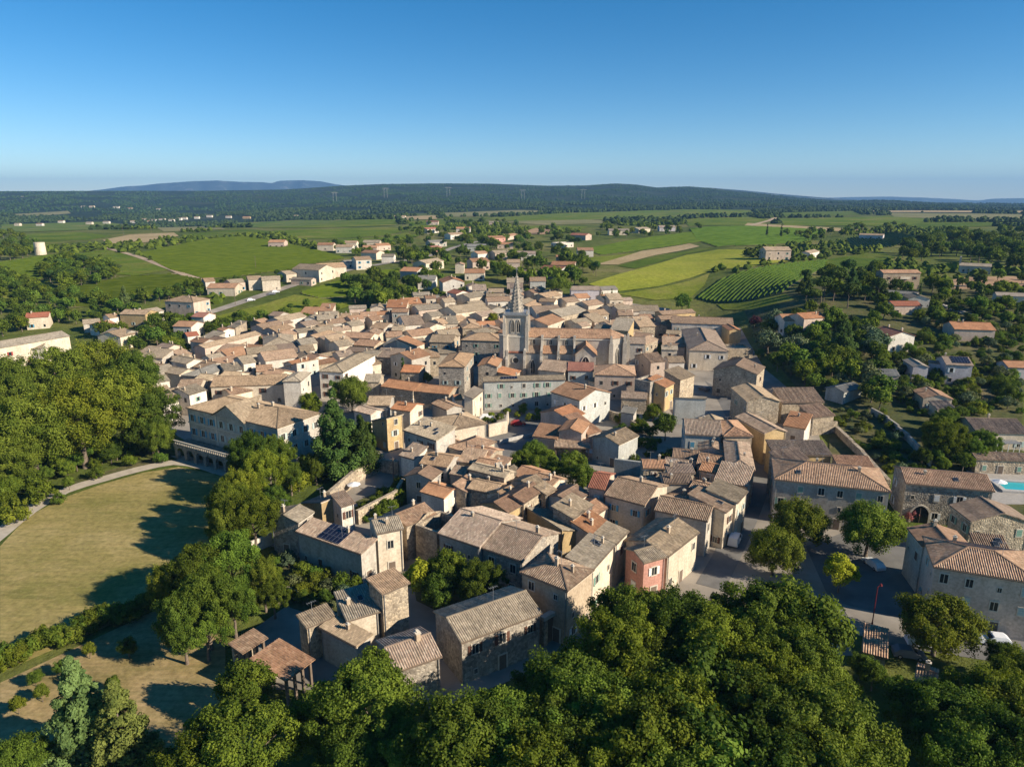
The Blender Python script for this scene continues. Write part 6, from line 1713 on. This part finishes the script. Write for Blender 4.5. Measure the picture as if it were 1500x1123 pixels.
# ------------------------------------------------------------------ vehicles, lamp, pools, pylons and small things
def car(px, py, rz, mat, label, name='parked_car', cat='car', van=False):
    p = P(px, py); r = empty(name, (p.x, p.y, p.z + .1), rz)
    L, W, Hh = (4.6, 1.85, 1.85) if van else (4.1, 1.7, 1.42)
    prof = [(-L / 2, .3), (L / 2, .3), (L / 2, .75), (L / 2 - .25, .95), (L / 2 - 1.0, 1.02), (L / 2 - 1.65, Hh), (-L / 2 + .1, Hh), (-L / 2, 1.0)] if van else \
           [(-L / 2, .3), (L / 2, .3), (L / 2, .68), (L / 2 - .3, .8), (L / 2 - 1.1, .9), (L / 2 - 1.75, Hh), (-L / 2 + .75, Hh), (-L / 2 + .12, .95), (-L / 2, .8)]
    n = len(prof)
    inset = lambda z: W / 2 * (1.0 if z < 1.0 else .86)
    v = [(x, -inset(z), z) for x, z in prof] + [(x, inset(z), z) for x, z in prof]
    f = [tuple(range(n)), tuple(reversed(range(n, 2 * n)))] + [(i + n, (i + 1) % n + n, (i + 1) % n, i) for i in range(n)]
    obj('body', mesh('body', v, f, mat), r)
    xf = L / 2 - 1.05
    for s in (-1, 1):
        y = s * (W / 2 * .90)
        a, b_ = -L / 2 + (2.1 if van else .6), L / 2 - (1.4 if van else 1.4)
        q = [(a, y * 1.06, 1.02), (b_ + .15, y * 1.06, 1.02), (b_ - .25, y * .965, Hh - .1), (a + .15, y * .965, Hh - .1)]
        obj('side_window', mesh('side_window', q, [(0, 1, 2, 3) if s < 0 else (3, 2, 1, 0)], 'car_glass'), r)
        obj('headlight', mesh('headlight', MB().box(L / 2 - .03, L / 2 + .02, s * .62 - .2, s * .62 + .2, .55, .72).v, MB().box(0, 1, 0, 1, 0, 1).f, 'lamp_lens'), r)
        for x in (-L / 2 + .8, L / 2 - .8):
            w = MB().tube((x, s * (W / 2 - .2), .31), (x, s * (W / 2 + .01), .31), .31, .31, 12, 0).tube((x, s * (W / 2 + .0), .31), (x, s * (W / 2 + .025), .31), .18, .17, 10, 1)
            w.build('wheel', ['rubber', 'alu'], r)
    x0, x1 = (L / 2 - 1.02, L / 2 - 1.6) if van else (L / 2 - 1.15, L / 2 - 1.7)
    wq = [(x0 + .03, -W * .40, 1.05), (x0 + .03, W * .40, 1.05), (x1 + .03, W * .38, Hh - .08), (x1 + .03, -W * .38, Hh - .08)]
    obj('windscreen', mesh('windscreen', wq, [(0, 1, 2, 3)], 'car_glass'), r)
    return tag(r, label, cat)
car(1352, 945, R(-12), 'car_white', 'white panel van parked under the wide plane tree', 'van', 'van', True)
car(1279, 830, R(100), 'car_white', 'white car parked beside the yard wall below plane trees')
car(1076, 795, R(62), 'car_white', 'white van parked on the street beside cream house', 'van', 'van', True)
car(759, 623, R(10), 'car_red', 'dark red car parked in the town square')
car(713, 614, R(5), 'car_white', 'white car parked by the hedge below blue-grey house')
car(1031, 572, R(118), 'car_grey', 'grey car parked in the narrow upper street')
car(404, 429, R(22), 'car_white', 'white car standing outside the roadside houses', 'parked_car')
for px_, py_, rz_, c_, lb_ in ((398, 432, 24, 'car_grey', 'grey car behind the white one outside roadside houses'), (368, 441, 24, 'car_white', 'white car beside the country road bend'), (1330, 962, -14, 'car_grey', 'grey car half hidden behind the white panel van'), (1455, 942, 168, 'car_white', 'white car driving along the road past the bench')):
    car(px_, py_, R(rz_), c_, lb_)
# red street lamp
p = P(1277, 917); lp = empty('street_lamp', p, 0.3)
MB().tube((0, 0, -.2), (0, 0, .8), .14, .12, 10).tube((0, 0, .8), (0, 0, 6.6), .085, .06, 10).build('post', ['red_paint'], lp)
MB().tube((0, 0, 6.55), (.55, 0, 7.0), .045, .04, 8).build('bracket', ['red_paint'], lp)
MB().tube((.55, 0, 6.72), (.55, 0, 7.05), .24, .1, 10).build('lamp_shade', ['red_paint'], lp)
tag(lp, 'dark red street lamp standing beside the sunlit road', 'street lamp')
# utility poles
for px, py, hh, lb in ((375, 395, 9, 'wooden utility pole beside the road villas'), (345, 447, 9, 'wooden utility pole beside the country road'), (181, 346, 14, 'tall utility pole in the stubble field'), (222, 343, 14, 'second tall utility pole beside far vineyard'), (577, 706, 6, 'thin white pole inside the walled garden')):
    p = P(px, py); u = empty('utility_pole', p)
    MB().tube((0, 0, -.3), (0, 0, hh), .14, .09, 8).build('pole', ['wood_old'], u)
    MB().box(-.7, .7, -.06, .06, hh - .5, hh - .38).build('crossarm', ['wood_old'], u)
    tag(u, lb, 'utility pole')
# lattice pylons on the ridge slope
def pylon(px, py, hh, label):
    d = ray(px, py); Dd = 3100.0; k = Dd / math.hypot(d.x, d.y)
    x, y = d.x * k, d.y * k; z = tz(x, y)
    r = empty('pylon', (x, y, z), -math.atan2(x, y))
    m_ = MB(); q = .45
    for s in (-1, 1):
        for t in (-1, 1):
            m_.tube((s * 7, t * 2, -8), (s * 6.0, 0, hh * .62), q, q, 4).tube((s * 6.0, 0, hh * .62), (s * 8.5, 0, hh), q, q, 4)
        m_.tube((s * 6, 0, hh * .62), (s * 3.0, 0, hh), q, q, 4)
        for k2 in range(5):
            z0, z1 = hh * .62 * k2 / 5, hh * .62 * (k2 + 1) / 5
            m_.tube((s * 7, -1.5, z0), (s * 6.3, 1.5, z1), q * .6, q * .6, 4)
    m_.build('lattice_legs', ['concrete'], r)
    MB().tube((-14, 0, hh), (14, 0, hh), q, q, 4).tube((-14, 0, hh), (0, 0, hh + 2.5), q * .7, q * .7, 4).tube((14, 0, hh), (0, 0, hh + 2.5), q * .7, q * .7, 4).build('crossarm', ['concrete'], r)
    return tag(r, label, 'pylon', 'lattice pylons before the long ridge')
for px, py in ((490, 283), (565, 286), (657, 291), (766, 297), (854, 303)):
    pylon(px, py, 38, 'pale lattice power pylon standing before the long wooded ridge')
# swimming pools
def pool(px, py, L, W, rz, label):
    p = P(px, py); r = empty('swimming_pool', p, rz); dk = MB()
    for x0, x1, y0, y1 in ((-L / 2 - 1, L / 2 + 1, -W / 2 - 1, -W / 2), (-L / 2 - 1, L / 2 + 1, W / 2, W / 2 + 1), (-L / 2 - 1, -L / 2, -W / 2, W / 2), (L / 2, L / 2 + 1, -W / 2, W / 2)):
        dk.box(x0, x1, y0, y1, -1.5, .75)
    dk.build('surround', ['concrete'], r)
    MB().box(-L / 2, L / 2, -W / 2, W / 2, -1.2, .45).build('water', ['pool_water'], r)
    return tag(r, label, 'pool')
pool(1497, 716, 9, 5, R(-10), 'turquoise swimming pool with pale surround beside the pool house')
pool(1310, 562, 7, 3, R(2), 'small terrace pool below the solar villa')
def parasol(px, py, label):
    p = P(px, py); r = empty('parasol', p)
    MB().tube((0, 0, -.1), (0, 0, 2.5), .03, .03, 6).build('pole', ['alu'], r)
    n = 8; v = [(1.5 * math.cos(6.283 * k / n), 1.5 * math.sin(6.283 * k / n), 2.05) for k in range(n)] + [(0, 0, 2.6)]
    obj('canopy', mesh('canopy', v, [(k, (k + 1) % n, n) for k in range(n)], 'cloth'), r)
    return tag(r, label, 'parasol')
parasol(866, 672, 'white parasol on the terrace of the blue-green house'); parasol(1462, 718, 'white parasol at the pool terrace'); parasol(519, 722, 'pale grey parasol in the walled garden')
p = P(1481, 927); bn = empty('bench', p, R(-12))
MB().box(-.8, .8, -.22, .22, .42, .48).build('seat', ['wood_old'], bn)
for x in (-.65, .65): MB().box(x - .05, x + .05, -.2, .2, -.1, .42).build('leg', ['concrete'], bn)
tag(bn, 'wooden bench on the verge beside the road', 'bench')
# tiled roof peeping from the wood, kiosk with chimney pier
house((1262, 955), (1301, 965), None, 2.6, 'sf', 'stone', M, 'low tiled roof emerging from the oaks beside the road', D=5, win=False, chim=0, pitch=.3)
house((1338, 998), (1362, 1006), None, 3.2, 'gx', 'stone', M, 'small stone kiosk with tiled roof and chimney among oaks', D=4.5, win=False, chim=1)
p = P(398, 985); tr = empty('farm_tractor', p, R(20))
MB().box(-1.1, .6, -.35, .35, .6, 1.2).box(-.3, .75, -.55, .55, 1.0, 1.35).build('body', ['yellow_paint'], tr)
MB().box(-.25, .75, -.5, .5, 1.35, 2.3, top=.9).build('cab', ['car_glass'], tr)
for x, rr_ in ((.35, .65), (-1.0, .4)):
    for s in (-1, 1): MB().tube((x, s * .55, rr_), (x, s * .85, rr_), rr_, rr_, 14).build('wheel', ['rubber'], tr)
tag(tr, 'small yellow tractor parked beside the open timber barn', 'tractor')
# ------------------------------------------------------------------ haze
hz = MB().box(-17500, 17500, -400, 17500, -110, 480)
m, nt, b, out = new_mat('haze')
nt.nodes.remove(b)
pv = nd(nt, 'ShaderNodeVolumePrincipled')
pv.inputs['Color'].default_value = (.24, .48, .85, 1)
pv.inputs['Density'].default_value = 7.5e-5
pv.inputs['Anisotropy'].default_value = 0.0
nt.links.new(pv.outputs[0], out.inputs['Volume'])
hz_o = hz.build('haze', ['haze'])
tag(hz_o, 'thin bluish summer haze over the far hills', 'haze', kind='stuff')

# ------------------------------------------------------------------ tell the trees of a group apart by the house they grow beside
import re as _re
NAMED = [(r.location.x, r.location.y, _re.split(r' (?:with|beside|behind|above|below|before|on|in|near|between|joined|from|and|among|at) ', r['label'])[0]) for r, *_ in HOUSES if r.get('label') and not r.get('group')]
for o in list(bpy.data.objects):
    if o.parent is None and o.get('group') and o.get('category') in ('tree', 'shrub'):
        d, n = min(((o.location.x - x) ** 2 + (o.location.y - y) ** 2, n) for x, y, n in NAMED)
        base = o['label']
        if d < 45 ** 2 and len((base + ' nearest the ' + n).split()) <= 16:
            o['label'] = base + ', nearest the ' + n
            o['group'] = o['group'] + ', nearest the ' + n
